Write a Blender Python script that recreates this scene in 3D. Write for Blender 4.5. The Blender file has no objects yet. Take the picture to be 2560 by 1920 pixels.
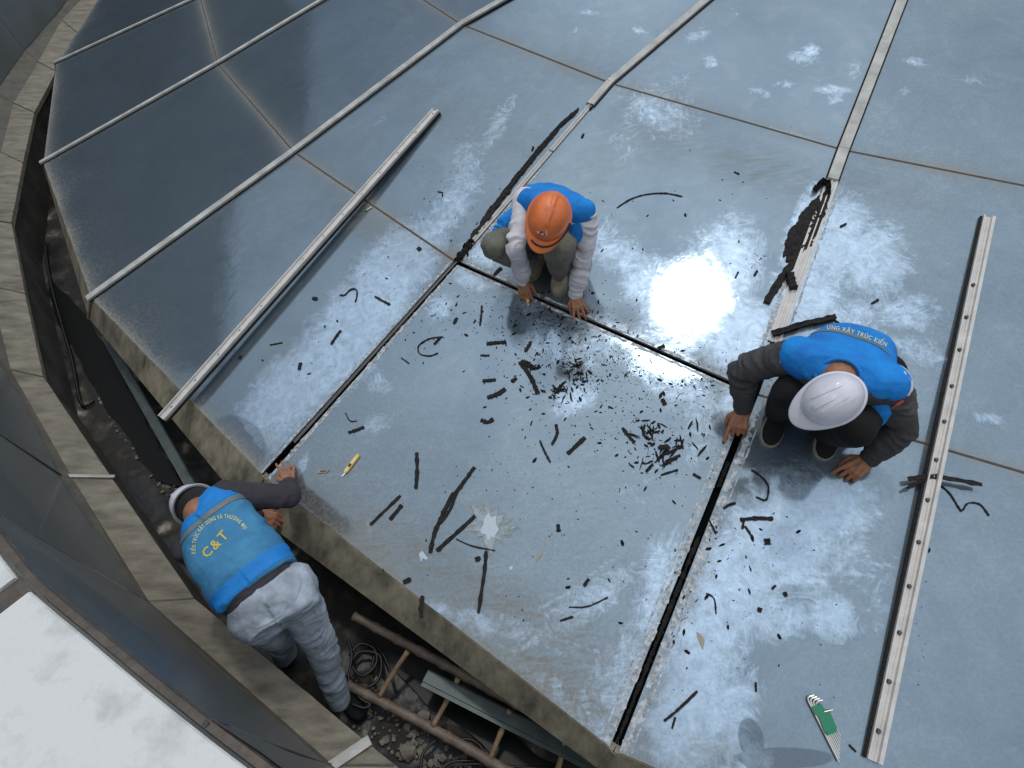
import bpy, bmesh, math, random
import numpy as np
from mathutils import Vector, Matrix, noise
from mathutils.bvhtree import BVHTree

rnd = random.Random(7)
D = bpy.data
SC = bpy.context.scene
COL = SC.collection
V3 = Vector

# ------------------------------------------------------------------ camera
PITCH, ROLL, FOC = 0.85517, 0.0122, 1593.1
CAMZ = 3.0
PW, PH = 2560, 1920
fw = V3((0, math.cos(PITCH), -math.sin(PITCH)))
_r = V3((1, 0, 0)); _u = _r.cross(fw)
cr = _r * math.cos(ROLL) + _u * math.sin(ROLL)
cu = -_r * math.sin(ROLL) + _u * math.cos(ROLL)
CAM = V3((0, 0, CAMZ))
cd = D.cameras.new('camera'); cam = D.objects.new('camera', cd); COL.objects.link(cam)
cd.sensor_fit = 'HORIZONTAL'; cd.sensor_width = 36; cd.lens = FOC / PW * 36
cd.clip_start = 0.05; cd.clip_end = 500
cam.matrix_world = Matrix((( cr.x, cu.x, -fw.x, 0), (cr.y, cu.y, -fw.y, 0), (cr.z, cu.z, -fw.z, CAMZ), (0, 0, 0, 1)))
SC.camera = cam
SC.render.resolution_x = 1024; SC.render.resolution_y = 768

# ------------------------------------------------------------------ sky, sun, exposure
SUN_EL, SUN_AZ = math.radians(74.4), math.radians(-8.7)     # azimuth measured from +Y towards +X
w = D.worlds.new('World'); SC.world = w; w.use_nodes = True
nt = w.node_tree; nt.nodes.clear()
sky = nt.nodes.new('ShaderNodeTexSky'); sky.sky_type = 'NISHITA'; sky.sun_disc = False
sky.sun_elevation = SUN_EL; sky.sun_rotation = SUN_AZ
sky.air_density = 1.0; sky.dust_density = 0.7; sky.ozone_density = 1.0
bg = nt.nodes.new('ShaderNodeBackground'); bg.inputs[1].default_value = 0.137
wo = nt.nodes.new('ShaderNodeOutputWorld')
# thin high cloud veils the blue: a pale layer with soft broken patches, the same all round the sky
wtc = nt.nodes.new('ShaderNodeTexCoord'); wn = nt.nodes.new('ShaderNodeTexNoise'); wn.inputs['Scale'].default_value = 2.2; wn.inputs['Detail'].default_value = 5
nt.links.new(wtc.outputs['Generated'], wn.inputs['Vector'])
wr_ = nt.nodes.new('ShaderNodeMapRange'); wr_.inputs[1].default_value = .35; wr_.inputs[2].default_value = .65; wr_.inputs[3].default_value = .78; wr_.inputs[4].default_value = .95
nt.links.new(wn.outputs[0], wr_.inputs[0])
wm = nt.nodes.new('ShaderNodeMix'); wm.data_type = 'RGBA'; wm.inputs[7].default_value = (6.3, 6.8, 7.2, 1)
nt.links.new(wr_.outputs[0], wm.inputs[0]); nt.links.new(sky.outputs[0], wm.inputs[6])
wsp = nt.nodes.new('ShaderNodeSeparateXYZ'); nt.links.new(wtc.outputs['Generated'], wsp.inputs[0])
wel = nt.nodes.new('ShaderNodeMapRange'); wel.interpolation_type = 'SMOOTHSTEP'; wel.inputs[1].default_value = .28; wel.inputs[2].default_value = .98; wel.inputs[3].default_value = .21; wel.inputs[4].default_value = 1.10
nt.links.new(wsp.outputs[2], wel.inputs[0])
wcl = nt.nodes.new('ShaderNodeVectorMath'); wcl.operation = 'SCALE'; wcl.inputs[0].default_value = (6.6, 7.1, 7.6); nt.links.new(wel.outputs[0], wcl.inputs['Scale'])
nt.links.new(wcl.outputs[0], wm.inputs[7])
nt.links.new(wm.outputs[2], bg.inputs[0]); nt.links.new(bg.outputs[0], wo.inputs[0])
sd = D.lights.new('sun', 'SUN'); sd.energy = 0.5; sd.angle = math.radians(4); sd.color = (1, .965, .91)
sun = D.objects.new('sun', sd); COL.objects.link(sun)
sdir = V3((math.sin(SUN_AZ) * math.cos(SUN_EL), math.cos(SUN_AZ) * math.cos(SUN_EL), math.sin(SUN_EL)))
sun.rotation_euler = sdir.to_track_quat('Z', 'Y').to_euler()
sun.location = (0, 0, 20)
SC.view_settings.view_transform = 'Standard'; SC.view_settings.look = 'None'
SC.view_settings.gamma = 1; SC.view_settings.use_curve_mapping = False
SC.view_settings.exposure = 0.14

# ------------------------------------------------------------------ helpers
def ray(px, py):
    return (fw * FOC + cr * (px - PW / 2) - cu * (py - PH / 2)).normalized()
def J(px, py, z):
    d = ray(px, py); return CAM + d * ((z - CAMZ) / d.z)
def proj_np(P):
    P = np.asarray(P, float) - np.array(CAM)
    z = P @ np.array(fw)
    return PW / 2 + FOC * (P @ np.array(cr)) / z, PH / 2 - FOC * (P @ np.array(cu)) / z
def CV(p, dx, dy, toward):
    """direction at world point p given along picture right, picture down and towards the lens"""
    d = (CAM - V3(p)).normalized()
    r = cr - d * cr.dot(d); r.normalize(); dn = -cu + d * cu.dot(d); dn = dn - r * dn.dot(r); dn.normalize()
    return (r * dx + dn * dy + d * toward).normalized()

ORG = {}
def thing(name, label, cat, loc=(0, 0, 0), group=None):
    o = D.objects.new(name, None); COL.objects.link(o); o.location = loc
    o.empty_display_size = .1
    o['label'] = label; o['category'] = cat
    if group: o['group'] = group
    ORG[o.name] = V3(loc)
    return o
def new_mesh(name, verts, faces, mats, smooth=False):
    me = D.meshes.new(name); me.from_pydata([tuple(v) for v in verts], [], faces)
    for m in (mats if isinstance(mats, (list, tuple)) else [mats]): me.materials.append(m)
    if smooth:
        me.polygons.foreach_set('use_smooth', [True] * len(me.polygons))
    me.update(); return me
def part(name, verts, faces, mat, parent, smooth=False, label=None):
    org = ORG[parent.name]
    me = new_mesh(name, [V3(v) - org for v in verts], faces, mat, smooth)
    o = D.objects.new(name, me); COL.objects.link(o); o.parent = parent
    ORG[o.name] = org
    if label: o['label'] = label
    return o
def solo(name, verts, faces, mat, label=None, cat=None, group=None, kind=None, smooth=False):
    c = sum((V3(v) for v in verts), V3()) / len(verts)
    me = new_mesh(name, [V3(v) - c for v in verts], faces, mat, smooth)
    o = D.objects.new(name, me); COL.objects.link(o); o.location = c; ORG[o.name] = c
    if label: o['label'] = label
    if cat: o['category'] = cat
    if group: o['group'] = group
    if kind: o['kind'] = kind
    return o
class MB:
    def __init__(s): s.v = []; s.f = []
    def add(s, v, f):
        n = len(s.v); s.v += [V3(x) for x in v]; s.f += [tuple(i + n for i in q) for q in f]; return s
    def box(s, c, ax, ay, az):
        c = V3(c); ax = V3(ax); ay = V3(ay); az = V3(az)
        v = [c + ax * i + ay * j + az * k for k in (-1, 1) for j in (-1, 1) for i in (-1, 1)]
        return s.add(v, [(0, 2, 3, 1), (4, 5, 7, 6), (0, 1, 5, 4), (1, 3, 7, 5), (3, 2, 6, 7), (2, 0, 4, 6)])
    def loft(s, rings, cap=True):
        n = len(rings[0]); v = [p for r in rings for p in r]; f = []
        for i in range(len(rings) - 1):
            for j in range(n):
                k = (j + 1) % n; f.append((i * n + j, i * n + k, (i + 1) * n + k, (i + 1) * n + j))
        if cap:
            f.append(tuple(range(n))[::-1]); f.append(tuple((len(rings) - 1) * n + j for j in range(n)))
        return s.add(v, f)
    def tube(s, pts, rad, n=8):
        pts = [V3(p) for p in pts]; rings = []
        rr = rad if isinstance(rad, (list, tuple)) else [rad] * len(pts)
        up = V3((0, 0, 1))
        for i, p in enumerate(pts):
            t = (pts[min(i + 1, len(pts) - 1)] - pts[max(i - 1, 0)]).normalized()
            if abs(t.dot(up)) > .95: up = V3((1, 0, 0))
            a = t.cross(up).normalized(); b = a.cross(t)
            rings.append([p + (a * math.cos(2 * math.pi * j / n) + b * math.sin(2 * math.pi * j / n)) * rr[i] for j in range(n)])
        return s.loft(rings)
    def sweep(s, pts, nrm, prof):
        """closed profile [(side, up)...] swept along pts; nrm = normal per point; prof may be list of profiles"""
        pts = [V3(p) for p in pts]; rings = []
        for i, p in enumerate(pts):
            t = (pts[min(i + 1, len(pts) - 1)] - pts[max(i - 1, 0)]).normalized()
            n = V3(nrm[i] if isinstance(nrm, list) else nrm); n = (n - t * n.dot(t)).normalized(); a = t.cross(n)
            pr = prof[i] if isinstance(prof[0][0], (list, tuple)) else prof
            rings.append([p + a * x + n * y for x, y in pr])
        return s.loft(rings)
def smoothstep(a, b, x):
    t = np.clip((x - a) / (b - a), 0, 1); return t * t * (3 - 2 * t)

# ------------------------------------------------------------------ materials
def mat(name, col, rough=.6, metal=0., spec=.5, noise_amt=0., nscale=20., bump=0., bscale=60., col2=None, stretch=None, coat=0., lo=.33, hi=.67):
    m = D.materials.new(name); m.use_nodes = True; t = m.node_tree; b = t.nodes['Principled BSDF']
    b.inputs['Base Color'].default_value = (*col, 1); b.inputs['Roughness'].default_value = rough
    b.inputs['Metallic'].default_value = metal; b.inputs['Specular IOR Level'].default_value = spec
    b.inputs['Coat Weight'].default_value = coat
    tc = t.nodes.new('ShaderNodeTexCoord'); mp = t.nodes.new('ShaderNodeMapping')
    t.links.new(tc.outputs['Object'], mp.inputs[0])
    if stretch: mp.inputs['Scale'].default_value = stretch
    if noise_amt or col2:
        n = t.nodes.new('ShaderNodeTexNoise'); n.inputs['Scale'].default_value = nscale; n.inputs['Detail'].default_value = 8
        n.inputs['Roughness'].default_value = .65
        t.links.new(mp.outputs[0], n.inputs['Vector'])
        r = t.nodes.new('ShaderNodeMapRange'); r.inputs[1].default_value = lo; r.inputs[2].default_value = hi
        t.links.new(n.outputs[0], r.inputs[0])
        mx = t.nodes.new('ShaderNodeMix'); mx.data_type = 'RGBA'
        c2 = col2 or tuple(c * (1 - noise_amt) for c in col)
        mx.inputs[6].default_value = (*col, 1); mx.inputs[7].default_value = (*c2, 1)
        t.links.new(r.outputs[0], mx.inputs[0]); t.links.new(mx.outputs[2], b.inputs['Base Color'])
    if bump:
        n2 = t.nodes.new('ShaderNodeTexNoise'); n2.inputs['Scale'].default_value = bscale; n2.inputs['Detail'].default_value = 6
        t.links.new(mp.outputs[0], n2.inputs['Vector'])
        bp = t.nodes.new('ShaderNodeBump'); bp.inputs['Strength'].default_value = bump; bp.inputs['Distance'].default_value = .01
        t.links.new(n2.outputs[0], bp.inputs['Height']); t.links.new(bp.outputs[0], b.inputs['Normal'])
    return m

def glass_material():
    m = D.materials.new('coated_dusty_glass'); m.use_nodes = True; t = m.node_tree; N = t.nodes; L = t.links; N.clear()
    out = N.new('ShaderNodeOutputMaterial')
    def attr(n):
        a = N.new('ShaderNodeAttribute'); a.attribute_name = n; return a.outputs['Fac']
    def math_(op, a, b=None, clamp=False):
        x = N.new('ShaderNodeMath'); x.operation = op; x.use_clamp = clamp
        for i, q in enumerate((a, b)):
            if q is None: continue
            if isinstance(q, (int, float)): x.inputs[i].default_value = q
            else: L.new(q, x.inputs[i])
        return x.outputs[0]
    tc = N.new('ShaderNodeTexCoord')
    def noise_(scale, detail=6, dist=0., rough=.6, sx=None, rot=0):
        n = N.new('ShaderNodeTexNoise'); n.inputs['Scale'].default_value = scale; n.inputs['Detail'].default_value = detail
        n.inputs['Distortion'].default_value = dist; n.inputs['Roughness'].default_value = rough
        if sx:
            mp = N.new('ShaderNodeMapping'); mp.inputs['Scale'].default_value = sx; mp.inputs['Rotation'].default_value = (0, 0, rot)
            L.new(tc.outputs['Object'], mp.inputs[0]); L.new(mp.outputs[0], n.inputs['Vector'])
        else: L.new(tc.outputs['Object'], n.inputs['Vector'])
        return n.outputs[0]
    def rng(v, a, b, c=0., d=1.):
        r = N.new('ShaderNodeMapRange'); r.inputs[1].default_value = a; r.inputs[2].default_value = b
        r.inputs[3].default_value = c; r.inputs[4].default_value = d; L.new(v, r.inputs[0]); return r.outputs[0]
    def mixc(f, a, b):
        x = N.new('ShaderNodeMix'); x.data_type = 'RGBA'
        if isinstance(f, float): x.inputs[0].default_value = f
        else: L.new(f, x.inputs[0])
        for i, q in ((6, a), (7, b)):
            if isinstance(q, tuple): x.inputs[i].default_value = (*q, 1)
            else: L.new(q, x.inputs[i])
        return x.outputs[2]
    smear, dust, mott, grime_and_glare_breaks = attr('smear'), attr('dust'), attr('mottle'), attr('grime_and_glare_breaks')
    swirl = noise_(5.5, 10, 2.6, .62)
    streak = noise_(7, 8, .8, .7, (1.0, 5.5, 1), .85)
    streak2 = noise_(9, 8, 1.2, .7, (6.0, 1.0, 1), -.35)
    fine = noise_(55, 3, .3, .6); spk = noise_(170, 2, 0, .5)
    def strokes(vs_, ns_, seed):
        # wiping strokes: every irregular cell carries its own direction
        wob = N.new('ShaderNodeTexNoise'); wob.inputs['Scale'].default_value = 4.; L.new(tc.outputs['Object'], wob.inputs['Vector'])
        vm = N.new('ShaderNodeVectorMath'); vm.operation = 'MULTIPLY_ADD'; L.new(wob.outputs['Color'], vm.inputs[0]); vm.inputs[1].default_value = (.5, .5, .5); L.new(tc.outputs['Object'], vm.inputs[2])
        vo = N.new('ShaderNodeTexVoronoi'); vo.inputs['Scale'].default_value = vs_; L.new(vm.outputs[0], vo.inputs['Vector'])
        sp = N.new('ShaderNodeSeparateColor'); L.new(vo.outputs['Color'], sp.inputs[0])
        vr = N.new('ShaderNodeVectorRotate'); vr.rotation_type = 'Z_AXIS'; L.new(vm.outputs[0], vr.inputs['Vector']); L.new(math_('MULTIPLY', sp.outputs[seed], 6.28), vr.inputs['Angle'])
        mp = N.new('ShaderNodeMapping'); mp.inputs['Scale'].default_value = (1, 7, 1); L.new(vr.outputs[0], mp.inputs[0])
        n = N.new('ShaderNodeTexNoise'); n.inputs['Scale'].default_value = ns_; n.inputs['Detail'].default_value = 7; n.inputs['Roughness'].default_value = .62; n.inputs['Distortion'].default_value = .5; L.new(mp.outputs[0], n.inputs['Vector'])
        return n.outputs[0]
    st1, st2 = strokes(3.2, 5., 0), strokes(7., 6., 1)
    s0 = math_('ADD', math_('MULTIPLY', swirl, .34), math_('MULTIPLY', math_('MAXIMUM', streak, streak2), .26))
    s0 = math_('ADD', s0, math_('MULTIPLY', math_('MAXIMUM', st1, st2), .44))
    # smear coverage: attribute sets the threshold, the noise its ragged swirls
    s1 = math_('SUBTRACT', math_('ADD', s0, math_('MULTIPLY', smear, .42)), .70)
    sm = math_('MULTIPLY', rng(s1, -.03, .14), rng(noise_(11, 7, 1.4, .65), .32, .62, .42, 1.))
    sm = math_('MULTIPLY', sm, rng(smear, .02, .3))
    d1 = math_('MULTIPLY', dust, rng(fine, .25, .75, .55, 1.25), True)
    g1 = math_('MULTIPLY', grime_and_glare_breaks, rng(streak, .35, .65, .1, 1.1), True)
    m1 = math_('MULTIPLY', mott, rng(fine, .42, .62), True)
    dcol = mixc(d1, (.135, .165, .185), (.36, .32, .255))
    dcol = mixc(math_('MULTIPLY', m1, .6), dcol, (.26, .27, .26))
    dcol = mixc(math_('MULTIPLY', g1, .9), dcol, (.235, .205, .155))
    dcol = mixc(math_('MULTIPLY', sm, .45), dcol, (.40, .52, .66))
    dcol = mixc(rng(spk, .62, .8, 0., .25), dcol, (.05, .055, .06))
    dif = N.new('ShaderNodeBsdfDiffuse'); L.new(dcol, dif.inputs[0])
    glo = N.new('ShaderNodeBsdfGlossy'); glo.distribution = 'BECKMANN'
    gcol = mixc(sm, mixc(rng(noise_(1.6, 5, .6), .3, .7), (.208, .278, .345), (.268, .345, .410)), (.54, .69, .86))
    patchy = rng(noise_(.9, 3, .3), .42, .62)
    gcol = mixc(math_('MULTIPLY', rng(noise_(48, 5, .2, .7), .45, .75), .22), gcol, (.19, .22, .235))
    gcol = mixc(math_('MULTIPLY', rng(noise_(6.5, 6, .8, .6), .50, .72), .22), gcol, (.40, .47, .53))
    gcol = mixc(math_('MULTIPLY', rng(math_('MINIMUM', st2, noise_(14, 6, .4, .7, (1, 22, 1), -.6)), .47, .62), math_('MULTIPLY', patchy, .34)), gcol, (.46, .56, .64)); L.new(gcol, glo.inputs[0])
    gcol = mixc(math_('MULTIPLY', math_('MULTIPLY', mott, rng(noise_(75, 4, .3, .7), .45, .6)), .55), gcol, (.15, .17, .175))
    wet_shade_mask = rng(math_('ADD', attr('wet_and_shade'), math_('MULTIPLY', swirl, .3)), .38, .52)
    gcol = mixc(math_('MULTIPLY', wet_shade_mask, .62), gcol, (.07, .095, .13)); L.new(gcol, glo.inputs[0])
    ro = math_('ADD', math_('ADD', math_('MULTIPLY', d1, .25), math_('MULTIPLY', fine, .05)), .035); ro = math_('ADD', ro, math_('MULTIPLY', rng(noise_(3.2, 6, .9, .6), .35, .65), .06))
    ro = math_('ADD', ro, math_('MULTIPLY', sm, .01)); L.new(ro, glo.inputs['Roughness'])
    bp = N.new('ShaderNodeBump'); bp.inputs['Strength'].default_value = .09; bp.inputs['Distance'].default_value = .002
    L.new(math_('ADD', s0, math_('MULTIPLY', fine, .3)), bp.inputs['Height'])
    bw = N.new('ShaderNodeBump'); bw.inputs['Strength'].default_value = 1.; bw.inputs['Distance'].default_value = .0006
    L.new(noise_(7, 2, .6, .5), bw.inputs['Height']); L.new(bw.outputs[0], bp.inputs['Normal'])
    L.new(bp.outputs[0], glo.inputs['Normal'])
    fac = math_('SUBTRACT', .80, math_('MULTIPLY', d1, .62)); fac = math_('SUBTRACT', fac, math_('MULTIPLY', g1, .5))
    fac = math_('SUBTRACT', fac, math_('MULTIPLY', m1, .22)); fac = math_('SUBTRACT', fac, math_('MULTIPLY', sm, .06), True)
    mx = N.new('ShaderNodeMixShader'); L.new(fac, mx.inputs[0]); L.new(dif.outputs[0], mx.inputs[1]); L.new(glo.outputs[0], mx.inputs[2])
    # the dust film also spreads the reflection: a second, much broader lobe
    glo2 = N.new('ShaderNodeBsdfGlossy'); glo2.distribution = 'BECKMANN'; L.new(gcol, glo2.inputs[0]); glo2.inputs['Roughness'].default_value = .50; L.new(bp.outputs[0], glo2.inputs['Normal'])
    gm = N.new('ShaderNodeMixShader'); L.new(rng(sm, 0, 1, .34, .74), gm.inputs[0]); L.new(glo.outputs[0], gm.inputs[1]); L.new(glo2.outputs[0], gm.inputs[2])
    L.new(gm.outputs[0], mx.inputs[2])
    L.new(mx.outputs[0], out.inputs[0])
    return m

M = dict(
    glass=glass_material(),
    edge=mat('glass_edge', (.010, .013, .012), .9, spec=.1),
    cap=mat('painted_cap', (.60, .585, .54), .6, .0, noise_amt=.42, nscale=9, bump=.1, stretch=(1, 1, 1)),
    alu=mat('bare_aluminium', (.70, .66, .62), .5, .05, noise_amt=.22, nscale=14, bump=.1),
    rubber=mat('old_black_rubber', (.012, .011, .011), .72, noise_amt=.5, nscale=60, bump=1., bscale=120, col2=(.034, .029, .026), spec=.3),
    seal=mat('brown_sealant', (.11, .09, .07), .8, noise_amt=.4, nscale=30),
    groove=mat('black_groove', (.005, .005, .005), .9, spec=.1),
    residue=mat('white_joint_residue', (.66, .70, .74), .6, col2=(.16, .16, .15), nscale=42, stretch=(1, 1, 1)),
    fascia=mat('weathered_fascia', (.33, .285, .20), .75, col2=(.075, .066, .05), nscale=9, lo=.36, hi=.72, bump=.3, bscale=40, stretch=(1, 1, .4)),
    fold=mat('fascia_fold', (.24, .20, .14), .8, noise_amt=.4, nscale=20),
    coping=mat('coping_stone', (.32, .285, .225), .85, col2=(.145, .125, .095), nscale=4.5, bump=.35, bscale=50, stretch=(1, 3.5, 1)),
    upstand=mat('coping_upstand', (.15, .135, .11), .8, col2=(.09, .085, .07), nscale=9, bump=.3),
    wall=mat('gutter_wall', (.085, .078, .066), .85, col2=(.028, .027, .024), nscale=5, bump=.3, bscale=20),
    clad=mat('grey_cladding', (.135, .152, .162), .36, .2, col2=(.105, .12, .128), nscale=2.5, coat=.1),
    cladj=mat('cladding_joint', (.05, .05, .045), .7),
    white=mat('white_slab', (.70, .70, .68), .8, col2=(.40, .39, .36), nscale=5.5, lo=.50, hi=.80, bump=.9, bscale=26),
    lead=mat('brown_flashing', (.12, .095, .075), .6, col2=(.05, .042, .035), nscale=14, bump=.4),
    beam=mat('grey_green_steel', (.085, .108, .108), .45, .3, noise_amt=.35, nscale=12),
    bamboo=mat('bamboo', (.36, .26, .15), .5, col2=(.20, .13, .075), nscale=12, bump=.2, stretch=(1, 1, 1)),
    bambood=mat('old_bamboo_pole', (.26, .20, .15), .55, col2=(.12, .085, .065), nscale=14, bump=.3),
    hose=mat('black_hose', (.012, .012, .012), .45),
    skin=mat('skin', (.40, .175, .09), .55, noise_amt=.3, nscale=40, bump=.1),
    hair=mat('black_hair', (.012, .010, .009), .6, bump=.5, bscale=200),
    vest=mat('blue_vest_cloth', (.006, .285, .80), .8, col2=(.004, .17, .56), nscale=7, bump=.8, bscale=20),
    vestf=mat('faded_blue_vest_cloth', (.075, .29, .50), .85, col2=(.035, .18, .36), nscale=6, bump=.8, bscale=18),
    vestb=mat('blue_vest_trim', (.010, .25, .72), .7, noise_amt=.15, nscale=9, bump=.3, bscale=60),
    stripe=mat('grey_reflective_tape', (.20, .215, .215), .5, noise_amt=.25, nscale=40),
    yellow=mat('yellow_print', (.78, .58, .09), .6, noise_amt=.25, nscale=90),
    paleyel=mat('pale_yellow_print', (.72, .70, .30), .6),
    dgrey=mat('charcoal_cloth', (.078, .074, .076), .85, noise_amt=.35, nscale=10, bump=.8, bscale=22),
    purple=mat('dark_plum_jersey', (.055, .047, .056), .9, noise_amt=.3, nscale=12, bump=.8, bscale=24),
    pale=mat('pale_sleeve', (.82, .77, .80), .85, noise_amt=.16, nscale=12, bump=.8, bscale=24),
    khaki=mat('khaki_cloth', (.20, .19, .15), .85, noise_amt=.3, nscale=12, bump=.8, bscale=24),
    jeans=mat('faded_jeans', (.48, .54, .62), .9, col2=(.25, .28, .32), nscale=9, bump=.8, bscale=22),
    black=mat('black_cloth', (.004, .004, .005), .9, bump=.3),
    orange=mat('orange_plastic', (.90, .21, .05), .38, noise_amt=.28, nscale=14, bump=.12, bscale=40, coat=.3),
    whelm=mat('white_plastic', (.76, .74, .81), .26, noise_amt=.12, nscale=16, coat=.4),
    cream=mat('cream_sole', (.36, .32, .24), .7),
    shoe=mat('beige_shoe', (.38, .33, .23), .75, noise_amt=.3, nscale=30, bump=.2),
    strap=mat('black_strap', (.01, .01, .01), .5),
    bstrap=mat('blue_strap', (.03, .03, .35), .6), turq=mat('turquoise_knob', (.05, .45, .55), .4),
    orangelogo=mat('orange_mark', (.75, .12, .05), .6), navy=mat('navy_print', (.02, .03, .15), .5), whitep=mat('white_print', (.7, .72, .75), .5),
    green=mat('green_plastic', (.015, .22, .11), .4), chrome=mat('bright_steel', (.70, .68, .62), .28, .85),
    knife=mat('yellow_plastic', (.80, .55, .10), .4), paste=mat('dry_white_paste', (.40, .50, .56), .5, col2=(.20, .23, .23), nscale=30, bump=.3),
    pasteb=mat('brown_paste_edge', (.17, .19, .19), .4, col2=(.30, .35, .37), nscale=40),
    chip=mat('pale_flake', (.50, .58, .64), .6), screw=mat('dull_screw', (.09, .085, .08), .4, .6),
    rubble=mat('rubble', (.30, .26, .21), .9, col2=(.10, .085, .07), nscale=14, bump=.5),
    tower=mat('tower_concrete', (.40, .41, .42), .8, noise_amt=.15, nscale=.6), annex=mat('annex_render', (.25, .27, .29), .8, noise_amt=.1, nscale=.6), towerg=mat('tower_glass', (.30, .32, .345), .6),
)
def floor_material():
    m = mat('gutter_floor', (.055, .048, .040), .8, bump=.5, bscale=12)
    t = m.node_tree; N = t.nodes; L = t.links; b = N['Principled BSDF']
    tc = N.new('ShaderNodeTexCoord')
    def ns(s, d, dist): 
        n = N.new('ShaderNodeTexNoise'); n.inputs['Scale'].default_value = s; n.inputs['Detail'].default_value = d; n.inputs['Distortion'].default_value = dist
        L.new(tc.outputs['Object'], n.inputs['Vector']); return n.outputs[0]
    a = ns(4.5, 12, .25)
    cr1 = N.new('ShaderNodeValToRGB'); L.new(a, cr1.inputs[0]); e = cr1.color_ramp.elements
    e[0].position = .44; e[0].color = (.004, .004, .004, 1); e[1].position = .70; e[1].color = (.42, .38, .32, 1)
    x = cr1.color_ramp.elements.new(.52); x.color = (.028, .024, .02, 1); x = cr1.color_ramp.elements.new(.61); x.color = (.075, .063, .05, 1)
    L.new(cr1.outputs[0], b.inputs['Base Color'])
    c = N.new('ShaderNodeMapRange'); c.inputs[1].default_value = .42; c.inputs[2].default_value = .52; c.inputs[3].default_value = .42; c.inputs[4].default_value = .85
    L.new(a, c.inputs[0]); L.new(c.outputs[0], b.inputs['Roughness'])
    return m
M['floor'] = floor_material()

# ------------------------------------------------------------------ roof geometry (a shallow faceted glass cone)
CX, CY, AL, PHI = 5.5383, 10.4508, .19746, 3.44203
RR = [11.048, 9.386, 7.784, 6.2]; ZZ = [0., .514, 1.067, 1.63]
seen = {(0, 0): (143, 157), (1, 0): (112, 405), (2, 0): (232, 742), (3, 0): (663, 1187), (4, 0): (1538, 1868),
        (0, 1): (500, -8), (1, 1): (545, 160), (2, 1): (735, 380), (3, 1): (1140, 655), (4, 1): (1888, 985),
        (2, 2): (1155, 62), (3, 2): (1525, 208), (4, 2): (2108, 375), (2, 3): (1540, -160), (3, 3): (1940, -144)}
def node(k, j):
    if (k, j) in seen: return J(*seen[(k, j)], ZZ[j])
    a = PHI + AL * k; return V3((CX + RR[j] * math.cos(a), CY + RR[j] * math.sin(a), ZZ[j]))
def ring_pt(k, r, z):
    a = PHI + AL * k; return V3((CX + r * math.cos(a), CY + r * math.sin(a), z))
KR = range(-3, 7)

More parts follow.
